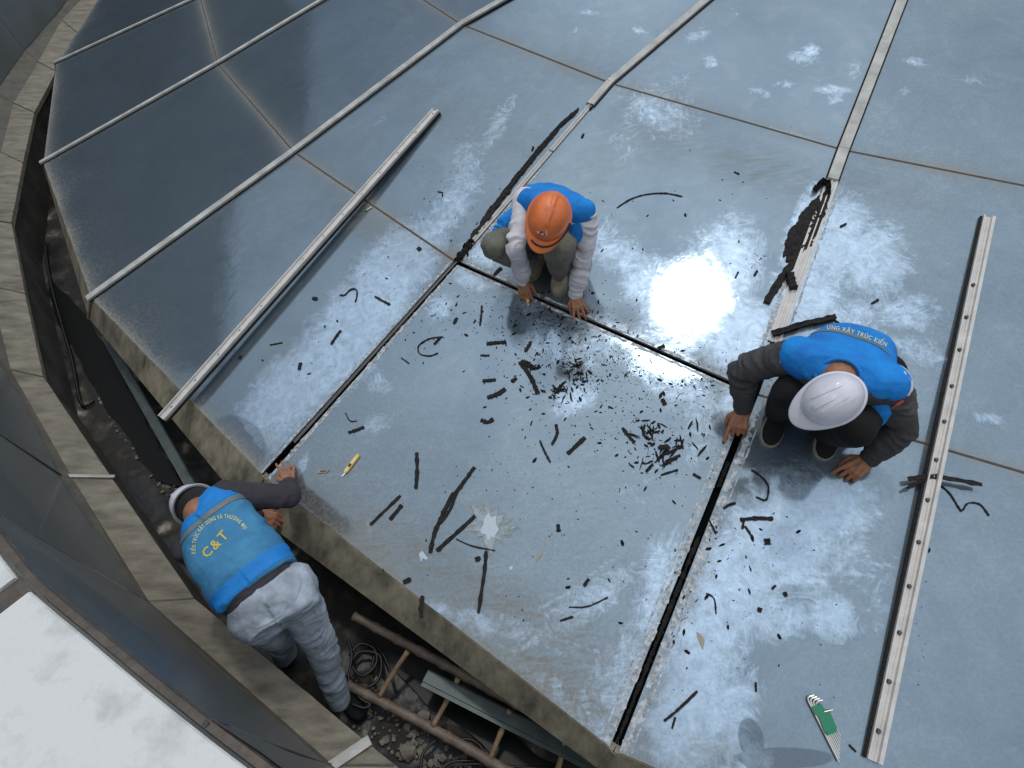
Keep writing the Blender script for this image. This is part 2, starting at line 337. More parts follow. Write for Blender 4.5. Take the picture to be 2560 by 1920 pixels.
# stains, painted hand shade and glare breaks where they lie on the glass: (px, py, rx, ry, angle, strength) in photo pixels
SMEAR = [(860, 850, 300, 95, -50, 1.0), (980, 680, 190, 85, -48, .95), (730, 980, 200, 90, -48, 1.0), (640, 1060, 70, 60, -50, .9), (1060, 600, 120, 60, -45, .7),
         (1170, 420, 60, 110, 10, .45), (1240, 320, 28, 120, 30, .5), (1120, 520, 150, 60, -50, .55), (1010, 620, 90, 50, -30, .5), (950, 300, 60, 16, -30, .3),
         (1650, 280, 120, 70, 15, .6), (1570, 330, 60, 120, 20, .35), (1720, 800, 150, 110, -20, .95), (1800, 680, 110, 150, 25, .9), (1640, 720, 110, 80, 20, .8), (1560, 640, 120, 60, 20, .6), (1850, 830, 80, 110, 25, .95), (1500, 600, 80, 90, 0, .35),
         (1200, 640, 70, 40, 20, .75), (1180, 690, 80, 35, 20, .7), (1255, 590, 60, 30, -45, .6), (1400, 860, 110, 55, 30, .75), (1530, 850, 130, 60, 30, .7), (1320, 760, 60, 40, 30, .5),
         (1440, 1000, 80, 40, -25, .7), (1700, 960, 160, 80, 30, .55), (1760, 1060, 60, 120, 15, .5), (1830, 1010, 50, 60, 10, .8), (1620, 920, 100, 40, 30, .6),
         (1100, 770, 60, 60, -40, .45), (950, 960, 40, 40, 0, .45), (940, 1060, 60, 40, -30, .45), (1470, 1500, 200, 60, -35, .5), (1640, 1500, 60, 200, 20, .65), (1560, 1700, 90, 160, 22, .7),
         (1500, 1840, 90, 60, 35, .75), (1250, 1570, 200, 50, 15, .5), (1430, 1790, 150, 60, 30, .55), (1350, 1690, 150, 40, 25, .35), (1180, 1540, 60, 30, 15, .55), (1080, 1520, 50, 22, 10, .7), (1210, 1570, 40, 28, 0, .7), (1640, 1420, 50, 110, 15, .6), (755, 1165, 12, 45, 25, .8), (925, 1325, 10, 50, -5, .5),
         (1230, 1230, 60, 60, 0, .2), (1600, 1200, 60, 200, 15, .3), (1150, 1000, 400, 120, 0, .12),
         (2080, 600, 110, 130, 20, .95), (2180, 650, 110, 110, 10, .85), (2020, 740, 100, 120, 20, .85), (2130, 790, 120, 70, 10, .6), (2260, 780, 120, 60, 0, .6), (2300, 880, 120, 40, 20, .5), (2010, 560, 40, 130, 22, .8), (2330, 700, 120, 200, 10, .2), (2470, 1045, 50, 16, 10, .6),
         (1960, 1330, 150, 180, 20, .95), (2060, 1270, 150, 90, 0, .9), (1850, 1450, 130, 180, 20, 1.0), (1750, 1640, 110, 200, 20, .95), (1720, 1830, 120, 120, 15, 1.0), (1800, 1780, 110, 170, 15, .8), (2080, 1540, 70, 60, 50, .95), (2030, 1450, 60, 80, -20, .6), (2120, 1380, 80, 110, 0, .45), (1920, 1550, 160, 60, -5, .7), (1880, 1900, 60, 60, 0, .7), (1980, 1180, 80, 40, 0, .6),
         (2200, 1500, 100, 200, 10, .28), (2420, 1440, 120, 240, 8, .18), (2150, 1100, 60, 60, 0, .6), (2060, 940, 60, 60, 0, .4),
         (1760, 80, 30, 16, 10, .5), (2030, 125, 26, 18, 0, .75), (2010, 145, 50, 22, 10, .55), (1740, 90, 40, 20, -15, .5), (1775, 155, 24, 18, 10, .55), (1900, 230, 34, 16, 15, .55), (2085, 225, 55, 16, 5, .65), (2090, 245, 30, 22, 0, .5), (1960, 210, 40, 14, 0, .45), (1470, 32, 40, 10, 0, .5), (1600, 75, 30, 14, 15, .5), (1440, 75, 20, 14, -20, .4), (2290, 155, 50, 14, 10, .6), (2430, 200, 60, 16, 5, .45), (2265, 230, 30, 20, 0, .4), (2140, 180, 30, 40, 0, .4), (1840, 30, 20, 20, 0, .4), (1700, 200, 40, 20, 0, .4)]
for cx_, cy_, an_ in ((1078, 1516, 20), (1392, 1722, 70), (1462, 1755, 75), (1205, 1560, 40)):   # boot prints
    for i_ in range(6):
        a_ = math.radians(an_); o_ = (i_ - 2.5) * 11; SMEAR.append((cx_ + math.cos(a_) * o_, cy_ + math.sin(a_) * o_, 4.5, 17 - abs(i_ - 2.5) * 2.5, an_, .95))
for i_ in range(26):   # wiping strokes left by a rag
    rr_ = random.Random(i_ + 40); SMEAR.append((rr_.uniform(1250, 1620), rr_.uniform(1420, 1760), rr_.uniform(60, 150), rr_.uniform(3, 7), rr_.choice([-35, -40, 18, 22, -28]), rr_.uniform(.35, .6)))
for i_ in range(16):
    rr_ = random.Random(i_ + 90); SMEAR.append((rr_.uniform(1880, 2200), rr_.uniform(1250, 1600), rr_.uniform(40, 110), rr_.uniform(3, 7), rr_.choice([0, 8, 75, 60]), rr_.uniform(.35, .6)))
GRIME_AND_GLARE_BREAKS = [(1690, 760, 70, 9, -60, .9), (1760, 700, 80, 8, -70, .9), (1740, 790, 90, 8, -35, .8), (1660, 700, 60, 8, 60, .8), (1720, 730, 40, 7, 20, .8), (1200, 1250, 420, 200, 20, .32), (1500, 1100, 260, 160, 20, .3), (1350, 1560, 420, 90, 28, .8), (1150, 1450, 380, 80, 38, .7), (1420, 1720, 260, 90, 35, .9), (950, 1330, 160, 130, 38, .6), (1000, 620, 90, 60, 35, .7), (900, 560, 110, 40, 30, .8), (700, 900, 120, 40, -50, .5),  # leading thin streaks are added to break up the sun's glare
         (1700, 880, 200, 40, 28, .9), (1560, 870, 160, 30, 30, .8), (1250, 700, 160, 40, 28, .8), (1800, 1050, 60, 160, 12, .8), (1620, 1720, 60, 200, 20, .9), (1900, 420, 200, 60, 15, .8), (1650, 330, 140, 80, 20, .7), (1200, 330, 250, 70, 25, .4), (1500, 420, 60, 160, 35, .35),
         (2200, 470, 220, 40, 15, .5), (1900, 1480, 60, 120, 20, .3), (1760, 1870, 60, 50, 0, .9), (1750, 1400, 30, 260, 20, .6), (1850, 980, 60, 40, 0, .6), (1140, 640, 60, 40, 0, .8), (860, 1180, 120, 60, -40, .4)]
WET_AND_SHADE = [(590, 1110, 75, 62, 40, 1.), (735, 1235, 80, 34, 35, .9), (800, 1290, 50, 22, 35, .6), (1878, 1848, 30, 52, -12, 1.), (1960, 1895, 120, 26, 0, .9), (1900, 1900, 40, 30, 0, 1.), (1300, 830, 60, 60, 0, .35)]  # damp and prints; the patch beside the leaning worker's hand is painted shade
def blob_field(px, py, lst):
    f = np.zeros_like(px)
    for cx_, cy_, rx, ry, an, st in lst:
        a = math.radians(an); dx, dy = px - cx_, py - cy_
        u = (dx * math.cos(a) + dy * math.sin(a)) / rx; v = (-dx * math.sin(a) + dy * math.cos(a)) / ry
        f = np.maximum(f, st * np.clip(1.25 - (u * u + v * v) ** .5, 0, 1) ** .7 )
    return f

roof = thing('glass_roof', 'large shallow faceted glass roof of grey blue panes that the workers crouch on', 'glass roof', (0, 3, 0))
def bil(a, b, c, d, u, v):   # a=(k,j) b=(k+1,j) c=(k+1,j+1) d=(k,j+1)
    return a * (1 - u) * (1 - v) + b * u * (1 - v) + c * u * v + d * (1 - u) * v
bv, bf = [], []
def gap_px(k, j):
    return .011
for j in range(3):
    for k in KR:
        A, B, C, Dd = node(k, j), node(k + 1, j), node(k + 1, j + 1), node(k, j + 1)
        wd = ((B - A).length + (C - Dd).length) / 2; ht = ((Dd - A).length + (C - B).length) / 2
        big = (k, j) in ((2, 0), (3, 0), (4, 0), (3, 1), (4, 1), (2, 1))
        vis = -1 <= k <= 5
        nu = int(wd / (.014 if big else .04 if vis else .3)) + 1; nv = int(ht / (.014 if big else .04 if vis else .3)) + 1
        # joint gaps
        gl = .016 / wd; gr = .016 / wd
        if k == 3 and j == 0: gl, gr = .023 / wd, .019 / wd
        if k == 2 and j == 0: gr = .019 / wd
        if k == 4 and j == 0: gl = .018 / wd
        gt = .006 / ht; gb = .006 / ht
        if j == 1 and k == 3: gb = .013 / ht
        if j == 0 and k == 3: gt = .013 / ht
        if j == 0: gb = -.012 / ht
        us = np.linspace(gl, 1 - gr, nu + 1); vs = np.linspace(gb, 1 - gt, nv + 1)
        U, Vv = np.meshgrid(us, vs)
        P = (np.array(A)[None, None] * ((1 - U) * (1 - Vv))[..., None] + np.array(B) * (U * (1 - Vv))[..., None]
             + np.array(C) * (U * Vv)[..., None] + np.array(Dd) * ((1 - U) * Vv)[..., None]).reshape(-1, 3)
        # each pane sits a hair out of true with its neighbours
        q = lambda i, jj: jj * (nu + 1) + i
        fs = [(q(i, jj), q(i + 1, jj), q(i + 1, jj + 1), q(i, jj + 1)) for jj in range(nv) for i in range(nu)]
        px, py = proj_np(P)
        Uf, Vf = U.ravel(), Vv.ravel()
        dl, dr, db, dt = Uf * wd, (1 - Uf) * wd, Vf * ht, (1 - Vf) * ht
        smear = blob_field(px, py, SMEAR) if vis else np.zeros(len(px))
        grime_and_glare_breaks = blob_field(px, py, GRIME_AND_GLARE_BREAKS) if vis else np.zeros(len(px))
        wet_and_shade = blob_field(px, py, WET_AND_SHADE) if vis else np.zeros(len(px))
        nz = np.array([noise.noise(V3((p[0] * 2.2, p[1] * 2.2, p[2]))) for p in P]) if vis else np.zeros(len(P))
        wide = .055 if k < 3 else .048
        dust = np.exp(-dt / wide) * .8
        if j > 0: dust = np.maximum(dust, np.exp(-db / wide) * .8)
        dust = np.maximum(dust, .45 * np.exp(-np.minimum(dl, dr) / .035))
        if j == 0: dust = np.maximum(dust, .75 * np.exp(-db / .05))
        if (k, j) in ((3, 0), (4, 0), (3, 1)):
            dust *= .75; 
        if j == 0 and k in (3, 4): dust = np.maximum(dust, np.exp(-db / .16) * .5)
        if (k, j) == (2, 0): smear *= (py < 1.36 * (px - 585) + 1035) * (px + 0.9 * py > 1440)
        dust = np.clip(dust * (1 + nz * .6), 0, 1)
        mott = np.zeros(len(P))
        if j == 0: mott = np.clip(np.exp(-db / .30) * (1.0 + nz * .9), 0, 1) * (1. if k <= 2 else .8)
        if j == 0 and k == 3: mott = np.maximum(mott, .75 * np.clip(1.2 - Vf * 1.6, 0, 1))
        if k == 4: mott = np.maximum(mott, .35)
        th = .010
        nA = (B - A).cross(Dd - A).normalized()
        n0 = len(P)
        bnd = [q(i, 0) for i in range(nu)] + [q(nu, i) for i in range(nv)] + [q(i, nv) for i in range(nu, 0, -1)] + [q(0, i) for i in range(nv, 0, -1)]
        low = [V3(P[i]) - nA * th for i in bnd]
        NB = len(bnd); rim = [V3(P[i]) for i in bnd]; low = low + rim
        verts = [V3(p) for p in P] + low
        fskirt = [(n0 + NB + i, n0 + i, n0 + (i + 1) % NB, n0 + NB + (i + 1) % NB) for i in range(NB)]
        o = part('glass_panel', verts, fs + fskirt, [M['glass'], M['edge']], roof)
        me = o.data
        mi = np.zeros(len(fs) + len(fskirt), int); mi[len(fs):] = 1; me.polygons.foreach_set('material_index', mi)
        sm = np.ones(len(mi), bool); sm[len(fs):] = False; me.polygons.foreach_set('use_smooth', sm)
        for nm, arr in (('smear', smear), ('dust', dust), ('mottle', mott), ('grime_and_glare_breaks', grime_and_glare_breaks), ('wet_and_shade', wet_and_shade)):
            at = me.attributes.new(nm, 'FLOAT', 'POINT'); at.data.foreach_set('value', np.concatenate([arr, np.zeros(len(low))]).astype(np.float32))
        # coarse copy for placing things on the roof
        b0 = len(bv); bv += [A, B, C, Dd]; bf.append((b0, b0 + 1, b0 + 2, b0 + 3))
# finer bilinear surface for ray hits
hv, hf = [], []
for j in range(3):
    for k in KR:
        A, B, C, Dd = node(k, j), node(k + 1, j), node(k + 1, j + 1), node(k, j + 1)
        n0 = len(hv)
        for b in range(9):
            for a in range(9): hv.append(bil(A, B, C, Dd, a / 8, b / 8))
        hf += [(n0 + b * 9 + a, n0 + b * 9 + a + 1, n0 + (b + 1) * 9 + a + 1, n0 + (b + 1) * 9 + a) for b in range(8) for a in range(8)]
RB = BVHTree.FromPolygons(hv, hf)
def R(px, py, lift=0.):
    h, n, i, d = RB.ray_cast(CAM, ray(px, py))
    if h is None: return J(px, py, 0), V3((0, 0, 1))
    if n.z < 0: n = -n
    return h + n * lift, n
def RP(p, lift=0.):
    h, n, i, d = RB.ray_cast(V3((p[0], p[1], 10)), V3((0, 0, -1)))
    if h is None: return V3(p), V3((0, 0, 1))
    if n.z < 0: n = -n
    return h + n * lift, n

def facet_n(k, j):
    A, B, Dd = node(k, j), node(k + 1, j), node(k, j + 1); n = (B - A).cross(Dd - A).normalized()
    return n if n.z > 0 else -n
def rib_n(k, j=0): return (facet_n(k - 1, min(j, 2)) + facet_n(k, min(j, 2))).normalized()
def lerp(a, b, t): return a + (b - a) * t
def rib_at(k, s):     # s: 0 eave .. 3 ring 3
    j = min(int(s), 2); return lerp(node(k, j), node(k, j + 1), s - j)
def rib_s(k, px, py):  # radial parameter of the rib point nearest to a photo pixel
    ss = np.linspace(-.05, 3, 1200); P = np.array([tuple(rib_at(k, max(s, 0)) if s >= 0 else node(k, 0) + (node(k, 0) - node(k, 1)) * (-s)) for s in ss])
    x, y = proj_np(P); return float(ss[np.argmin((x - px) ** 2 + (y - py) ** 2)])

def capprof(wd, h): return [(-wd / 2, .001), (-wd / 2, h - .001), (-wd / 2 + .001, h), (wd / 2 - .001, h), (wd / 2, h - .001), (wd / 2, .001)]
# rubber bedding below every rib and the covering bars where they are still fixed
def rib_path(k, s0, s1, lift):
    ss = [s0] + [float(j) for j in range(1, 3) if s0 < j < s1] + [s1]
    return [rib_at(k, s) + rib_n(k, min(int(s), 2)) * lift if s >= 0 else node(k, 0) + (node(k, 0) - node(k, 1)) * (-s) + rib_n(k) * lift for s in ss], [rib_n(k, min(int(max(s, 0)), 2)) for s in ss]
for k in range(-2, 7):
    p, n = rib_path(k, 0.0, 3, -.085)
    part('rafter', *(lambda m: (m.v, m.f))(MB().sweep(p, n, [(-.035, 0), (-.035, .028), (.035, .028), (.035, 0)])), M['groove'], roof)
WID = {-2: .034, -1: .034, 0: .036, 1: .040, 2: .052, 5: .05, 6: .05}
for k in (-2, -1, 0, 1, 2, 5, 6):
    for a, b in ((-.02, 1.0), (1.0, 2.0), (2.0, 3.0)):
        if k == 2 and a == 2.0: pass
        s0 = a; p, n = rib_path(k, s0, b - .0015, .002)
        LASTBAR = part('cover_bar', *(lambda m: (m.v, m.f))(MB().sweep(p, n, capprof(WID[k], .020))), M['cap'], roof)
        mb = MB()
        for sd_ in (-1, 1):
            t = (p[-1] - p[0]).normalized(); sidev = t.cross(n[0])
            mb.sweep([q + sidev * sd_ * (WID[k] / 2 + .004) for q in p], n, [(-.006, -.001), (-.005, .005), (.005, .004), (.006, -.001)])
        part('gasket_shadow_line', mb.v, mb.f, M['rubber'], LASTBAR)  # black strips also stand in for the shadow line along the bar
s3 = rib_s(3, 1480, 268); s4 = rib_s(4, 2088, 455)
for k, s0, wd in ((3, s3, .050), (4, s4, .060)):
    cuts = [s0] + [2.0, 3.0]
    if s0 < 1.9: pass
    for a, b in zip(cuts[:-1], cuts[1:]):
        if b - a < .02: continue
        p, n = rib_path(k, a, b - .002, .002)
        LASTBAR = part('cover_bar', *(lambda m: (m.v, m.f))(MB().sweep(p, n, capprof(wd, .020))), M['cap'], roof)
        mb = MB(); t = (p[-1] - p[0]).normalized(); sidev = t.cross(n[0])
        for sd_ in (-1, 1): mb.sweep([q + sidev * sd_ * (wd / 2 + .004) for q in p], n, [(-.006, -.001), (-.005, .005), (.005, .004), (.006, -.001)])
        part('gasket_shadow_line', mb.v, mb.f, M['rubber'], LASTBAR)  # gasket strips doubling as the bar's painted shadow line
# exposed aluminium pressure strips (rib 3 from ring 1 up, rib 4 down to the kneeling worker)
def jag_sweep(p0, p1, n, wd, h, steps, jit, side=0., seed=0, taper=True):
    rg = random.Random(seed); pts, pr = [], []
    t = (p1 - p0).normalized(); sv = t.cross(n)
    for i in range(steps + 1):
        u = i / steps; wj = wd * (1 + rg.uniform(-jit, jit)); hj = h * (1 + rg.uniform(-jit, jit) * .8)
        off = side + rg.uniform(-jit, jit) * wd * .25
        if taper and (i == 0 or i == steps): wj *= .55; hj *= .6
        pts.append(lerp(p0, p1, u) + sv * off)
        a, b = rg.uniform(.3, 1.), rg.uniform(.3, 1.)
        pr.append([(-wj / 2, .0005), (-wj / 2 * .9, hj * a), (-wj * .12, hj), (wj * .2, hj * .75), (wj / 2 * .9, hj * b), (wj / 2, .0005)])
    return MB().sweep(pts, n, pr)
def pstrip(k, s0, s1, wd):
    p, n = rib_path(k, s0, s1, .001)
    pr = [(-wd / 2, 0), (-wd / 2, .010), (-wd * .30, .010), (-wd * .28, .0045), (-wd * .07, .0045), (-wd * .05, .012), (wd * .05, .012), (wd * .07, .0045), (wd * .28, .0045), (wd * .30, .010), (wd / 2, .010), (wd / 2, 0)]
    part('pressure_strip', *(lambda m: (m.v, m.f))(MB().sweep(p, n, pr)), M['alu'], roof)
sa = rib_s(3, 1368, 372)
pstrip(3, 1.03, sa - .004, .030); pstrip(3, sa + .004, s3, .030)
se = rib_s(4, 1925, 838)
pstrip(4, se - .02, s4, .066)
# dirty white residue lines either side of the opened joints
def residue(k, s0, s1, off, wd, seed):
    p, n = rib_path(k, s0, s1, 0); t = (p[-1] - p[0]).normalized(); sv = t.cross(n[0]); rg = random.Random(seed)
    mb = MB(); N = 90; a, b = p[0], p[-1]
    left = []; right = []
    for i in range(N + 1):
        c = lerp(a, b, i / N) + sv * off
        left.append(c + sv * wd * rg.uniform(-.75, -.1)); right.append(c + sv * wd * rg.uniform(.1, .9))
    vs = [RP(q, .0015)[0] for q in left + right]
    fs_ = [(i, i + 1, N + 2 + i, N + 1 + i) for i in range(N) if rg.random() > .10]
    part('joint_residue', vs, fs_, M['residue'], roof)
residue(3, .0, .99, -.030, .014, 1); residue(3, .0, .99, .033, .020, 2); residue(3, .05, .6, .046, .008, 8); residue(3, 1.02, 1.5, .028, .012, 5)
residue(4, .0, .97, -.036, .024, 3); residue(4, .0, .97, .038, .030, 4); residue(4, .0, .9, .066, .008, 9); residue(4, .0, .8, -.062, .008, 10); residue(4, .97, s4, .050, .012, 6); residue(4, 1.0, s4 - .2, -.05, .018, 7)
# the black sealant still half stuck in the bottom joints
for k, a, b, sd_ in ((4, .0, .55, 11), (3, .62, .72, 12), (4, .7, .78, 13)):
    p, n = rib_path(k, a, b, -.030)
    m_ = jag_sweep(p[0], p[-1], n[0], .018, .008, 60, .45, seed=sd_)
    part('old_sealant', m_.v, m_.f, M['rubber'], roof)
# ring joints: recessed brown sealant
for j in (1, 2):
    for k in KR:
        a, b = node(k, j), node(k + 1, j); n = facet_n(k, min(j, 2))
        t = (b - a).normalized(); a2, b2 = a + t * .02, b - t * .02
        if (k, j) == (3, 1):
            m_ = MB().sweep([a2, b2], n, [(-.03, -.08), (-.03, -.05), (.03, -.05), (.03, -.08)])
            part('ring_joint', m_.v, m_.f, M['groove'], roof, label='opened black joint between the two crouching workers')
            m_ = jag_sweep(lerp(a, b, .1), lerp(a, b, .52), n, .010, .012, 40, .5, seed=31); 
            part('old_sealant', [v - n * .028 for v in m_.v], m_.f, M['rubber'], roof)
            rg = random.Random(5); q0 = n.cross(t)
            for off in (-.024, .022):
                L_, R_ = [], []
                for i in range(61):
                    c = lerp(a, b, .04 + .92 * i / 60) + q0 * off; L_.append(RP(c + q0 * rg.uniform(-.012, -.001), .0015)[0]); R_.append(RP(c + q0 * rg.uniform(.001, .012), .0015)[0])
                part('joint_residue', L_ + R_, [(i, i + 1, 62 + i, 61 + i) for i in range(60) if rg.random() > .15], M['residue'], roof)
        else:
            m_ = MB().sweep([a2, b2], n, [(-.009, -.02), (-.009, -.001), (-.004, .0018), (.004, .0018), (.009, -.001), (.009, -.02)])
            part('ring_joint', m_.v, m_.f, M['seal'], roof)
# eave: folded fascia pieces
fb = {1: (118, 450), 2: (222, 795), 3: (612, 1268), 4: (1500, 1925)}
FZ = -.17
def fbot(k):
    if k in fb: return J(*fb[k], FZ)
    e = node(k, 0); c = V3((CX, CY, 0)); d = (e - c).normalized(); return e + d * .10 + V3((0, 0, FZ))
FB = {k: fbot(k) for k in range(-3, 8)}
for k in range(-3, 6):
    a, b = node(k, 0), node(k + 1, 0); c = V3((CX, CY, 0)); t = (b - a).normalized()
    lipv = V3((0, 0, -.012)); oa, ob = (a - c).normalized() * .016, (b - c).normalized() * .016
    top = [a + oa + lipv + t * .003, b + ob + lipv - t * .003]; bot = [FB[k] + t * .003, FB[k + 1] - t * .003]
    nn = 24; vs = []
    for i in range(nn + 1):
        u = i / nn; wv = noise.noise(V3((u * 6 + k * 3, 1, 2))) * .004
        vs += [lerp(*top, u) - oa * 2, lerp(*top, u), lerp(*bot, u) + V3((0, 0, wv)), lerp(*bot, u) - (lerp(a, b, u) - c).normalized() * .03 + V3((0, 0, wv - .01))]
    part('fascia', vs, [(4 * i + e, 4 * i + e + 1, 4 * i + e + 5, 4 * i + e + 4) for i in range(nn) for e in range(3)], M['fascia'], roof)
for k in range(-2, 6):
    a = node(k, 0); c = V3((CX, CY, 0)); d = (a - c).normalized()
    m_ = MB().sweep([a + d * .018 - V3((0, 0, .008)), FB[k] + d * .004], (d + V3((0, 0, .6))).normalized(), [(-.013, 0), (-.010, .006), (.010, .006), (.013, 0)])
    part('fascia_joint', m_.v, m_.f, M['fold'], roof)
# dark wall under the eave
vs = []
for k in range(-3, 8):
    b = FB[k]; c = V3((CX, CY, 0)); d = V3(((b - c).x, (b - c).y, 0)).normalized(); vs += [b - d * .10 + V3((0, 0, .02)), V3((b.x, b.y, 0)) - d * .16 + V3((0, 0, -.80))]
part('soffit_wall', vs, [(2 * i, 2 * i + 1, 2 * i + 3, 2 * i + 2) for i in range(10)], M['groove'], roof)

# ------------------------------------------------------------------ gutter, coping, cladding, white slab
FLZ = -.65
ST = [((262, -30), (232, -30), (200, -40)), ((195, 83), (155, 50), (142, 35)), ((140, 178), (96, 155), (63, 126)), ((85, 281), (35, 258), (-12, 232)),
      ((57, 407), (2, 380), (-60, 360)), ((28, 557), (-62, 545), (-105, 530)), ((62, 734), (-25, 715), (-60, 700)), ((108, 942), (28, 925), (2, 905)),
      ((281, 1198), (183, 1198), (155, 1188)), ((485, 1497), (374, 1505), (357, 1500)), ((985, 1912), (832, 1912), (812, 1908)), ((1420, 2230), (1290, 2260), (1270, 2262))]
SZ = -.2
inn = [J(*a, SZ) for a, b, c in ST]; out = [J(*b, SZ) for a, b, c in ST]; cl = [J(*c, SZ + .05) for a, b, c in ST]
cc = V3((CX, CY, 0))
def rad(p): return V3((p.x - CX, p.y - CY, 0)).normalized()
pre = []
for ang in (-.42, -.25):
    pre.append(V3((CX + 11.45 * math.cos(PHI + ang), CY + 11.45 * math.sin(PHI + ang), 0)))
for p in reversed(pre):
    inn.insert(0, p + rad(p) * .0 + V3((0, 0, SZ))); out.insert(0, p + rad(p) * .2 + V3((0, 0, SZ))); cl.insert(0, p + rad(p) * .3 + V3((0, 0, SZ + .05)))
parapet = thing('parapet', 'low curved parapet capped with beige stone slabs beside the gutter', 'parapet', (-3, 3, 0))
for i in range(len(inn) - 1):
    a0, a1, b0, b1 = inn[i], inn[i + 1], out[i], out[i + 1]
    n = max(2, int((a1 - a0).length / .10)); vs = []
    t = (a1 - a0).normalized() * .004; tz = rnd.uniform(-.003, .003); tz2 = rnd.uniform(-.003, .003)
    for q in range(n + 1):
        u = q / n; A_, B_ = lerp(a0 + t, a1 - t, u), lerp(b0 + t, b1 - t, u); wz = noise.noise(A_ * 3) * .003; r_ = rad(A_)
        z = V3((0, 0, lerp(tz, tz2, u) + wz))
        vs += [A_ + V3((0, 0, -.05)), A_ + z + r_ * (noise.noise(A_ * 9) * .004) , B_ + z + V3((0, 0, .004)), B_ + V3((0, 0, -.05))]
    fs_ = [(4 * q + e, 4 * q + e + 1, 4 * q + e + 5, 4 * q + e + 4) for q in range(n) for e in range(3)] + [(0, 1, 2, 3), (4 * n, 4 * n + 3, 4 * n + 2, 4 * n + 1)]
    part('coping_slab', vs, fs_, M['coping'], parapet)
    # upstand
    c0, c1 = cl[i], cl[i + 1]
    vs = [b0 + V3((0, 0, .003)) + t, b1 + V3((0, 0, .003)) - t, c1 - t, c0 + t, c1 - t + V3((0, 0, .012)), c0 + t + V3((0, 0, .012)), c1 + rad(c1) * .03, c0 + rad(c0) * .03]
    part('upstand', vs, [(0, 1, 2, 3), (3, 2, 4, 5), (5, 4, 6, 7)], M['upstand'], parapet)
    # mortar joint lip across the coping
    if 0 < i:
        m_ = MB().sweep([inn[i] + V3((0, 0, .004)), out[i] + V3((0, 0, .006)), cl[i] + V3((0, 0, .006))], V3((0, 0, 1)), [(-.007, -.02), (-.004, .0015), (.004, .002), (.007, -.02)])
        part('mortar_joint', m_.v, m_.f, M['upstand'], parapet)
    # wall from coping down to the gutter
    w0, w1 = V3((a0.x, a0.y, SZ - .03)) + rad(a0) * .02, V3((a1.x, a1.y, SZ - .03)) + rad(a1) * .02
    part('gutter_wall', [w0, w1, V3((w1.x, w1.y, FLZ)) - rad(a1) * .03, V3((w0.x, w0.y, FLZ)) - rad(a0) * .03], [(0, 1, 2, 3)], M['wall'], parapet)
# metal straps over the coping
for (a, b), wd in ((((150, 1190), (287, 1192)), .020), (((800, 1935), (925, 1850)), .045)):
    p0, p1 = J(*a, SZ + .008), J(*b, SZ + .008)
    m_ = MB().sweep([p0, p1], V3((0, 0, 1)), [(-wd / 2, 0), (-wd / 2, .008), (-wd * .1, .005), (wd * .1, .005), (wd / 2, .008), (wd / 2, 0)])
    part('joint_strap', m_.v, m_.f, M['cap'], parapet)

TOPZ = 1.0
tops_px = {9: None}
top_vis = [J(0, 1340, TOPZ), J(81, 1444, TOPZ), J(264, 1595, TOPZ), J(675, 1920, TOPZ)]
ang = lambda p: math.atan2(p.y - CY, p.x - CX) % (2 * math.pi)
ra = [(ang(p), V3((p.x - CX, p.y - CY, 0)).length) for p in top_vis]
def rtop(a):
    if a <= ra[0][0]: return ra[0][1]
    for (a0, r0), (a1, r1) in zip(ra, ra[1:]):
        if a <= a1: return r0 + (r1 - r0) * (a - a0) / (a1 - a0)
    return ra[-1][1]
outer = thing('outer_wall', 'tall curved outer wall clad in smooth grey metal sheets above the parapet', 'wall', (-4, 4, 0))
tp = []
for i in range(len(cl)):
    a = ang(cl[i]); r_ = rtop(a); tp.append(V3((CX + r_ * math.cos(a), CY + r_ * math.sin(a), TOPZ)))
for i in range(len(cl) - 1):
    c0, c1 = cl[i] + V3((0, 0, .012)), cl[i + 1] + V3((0, 0, .012)); d0, d1 = tp[i], tp[i + 1]
    n = 10; vs = []; g = .004 / max((c1 - c0).length, .1)
    for q in range(n + 1):
        u = g + (1 - 2 * g) * q / n; bow = math.sin(math.pi * u) * .012
        for s in range(7):
            v = s / 6; P_ = lerp(lerp(c0, c1, u), lerp(d0, d1, u), v)
            # curved top follows the true circle
            if s == 6: a_ = ang(P_); P_ = V3((CX + rtop(a_) * math.cos(a_), CY + rtop(a_) * math.sin(a_), TOPZ))
            vs.append(P_ - rad(P_) * bow * v + rad(P_) * noise.noise(P_ * 1.4) * .012)
    part('cladding_sheet', vs, [(q * 7 + s, q * 7 + s + 1, (q + 1) * 7 + s + 1, (q + 1) * 7 + s) for q in range(n) for s in range(6)], M['clad'], outer, smooth=True)
    m_ = MB().sweep([c0 + rad(c0) * .004, d0 + rad(d0) * .004], -rad(c0), [(-.008, -.01), (-.008, .004), (.008, .004), (.008, -.01)])
    part('sheet_joint', m_.v, m_.f, M['cladj'], outer)
# folded trim under the slab edge, then slab blocks
def arc(a0, a1, r0, z, n=40): 
    return [V3((CX + (rtop(a_) + r0) * math.cos(a_), CY + (rtop(a_) + r0) * math.sin(a_), z)) for a_ in np.linspace(a0, a1, n)]
amin, amax = ang(cl[0]), ang(cl[-1])
p = arc(amin, amax, -.004, TOPZ - .03, 120)
m_ = MB().sweep(p, V3((0, 0, 1)), [(-.006, -.02), (-.010, .012), (-.002, .024), (.022, .026), (.026, -.02)]); part('edge_flashing', m_.v, m_.f, M['lead'], outer)
p = arc(amin, amax, -.0, TOPZ - .16, 120)
m_ = MB().sweep(p, V3((0, 0, 1)), [(-.022, -.003), (-.022, .003), (.022, .003), (.022, -.003)]); part('trim_fold', m_.v, m_.f, M['clad'], outer)
slabs = thing('white_ledge', 'bright white curved ledge on top of the outer wall, split by one dark joint', 'ledge', (-2, 0, TOPZ))
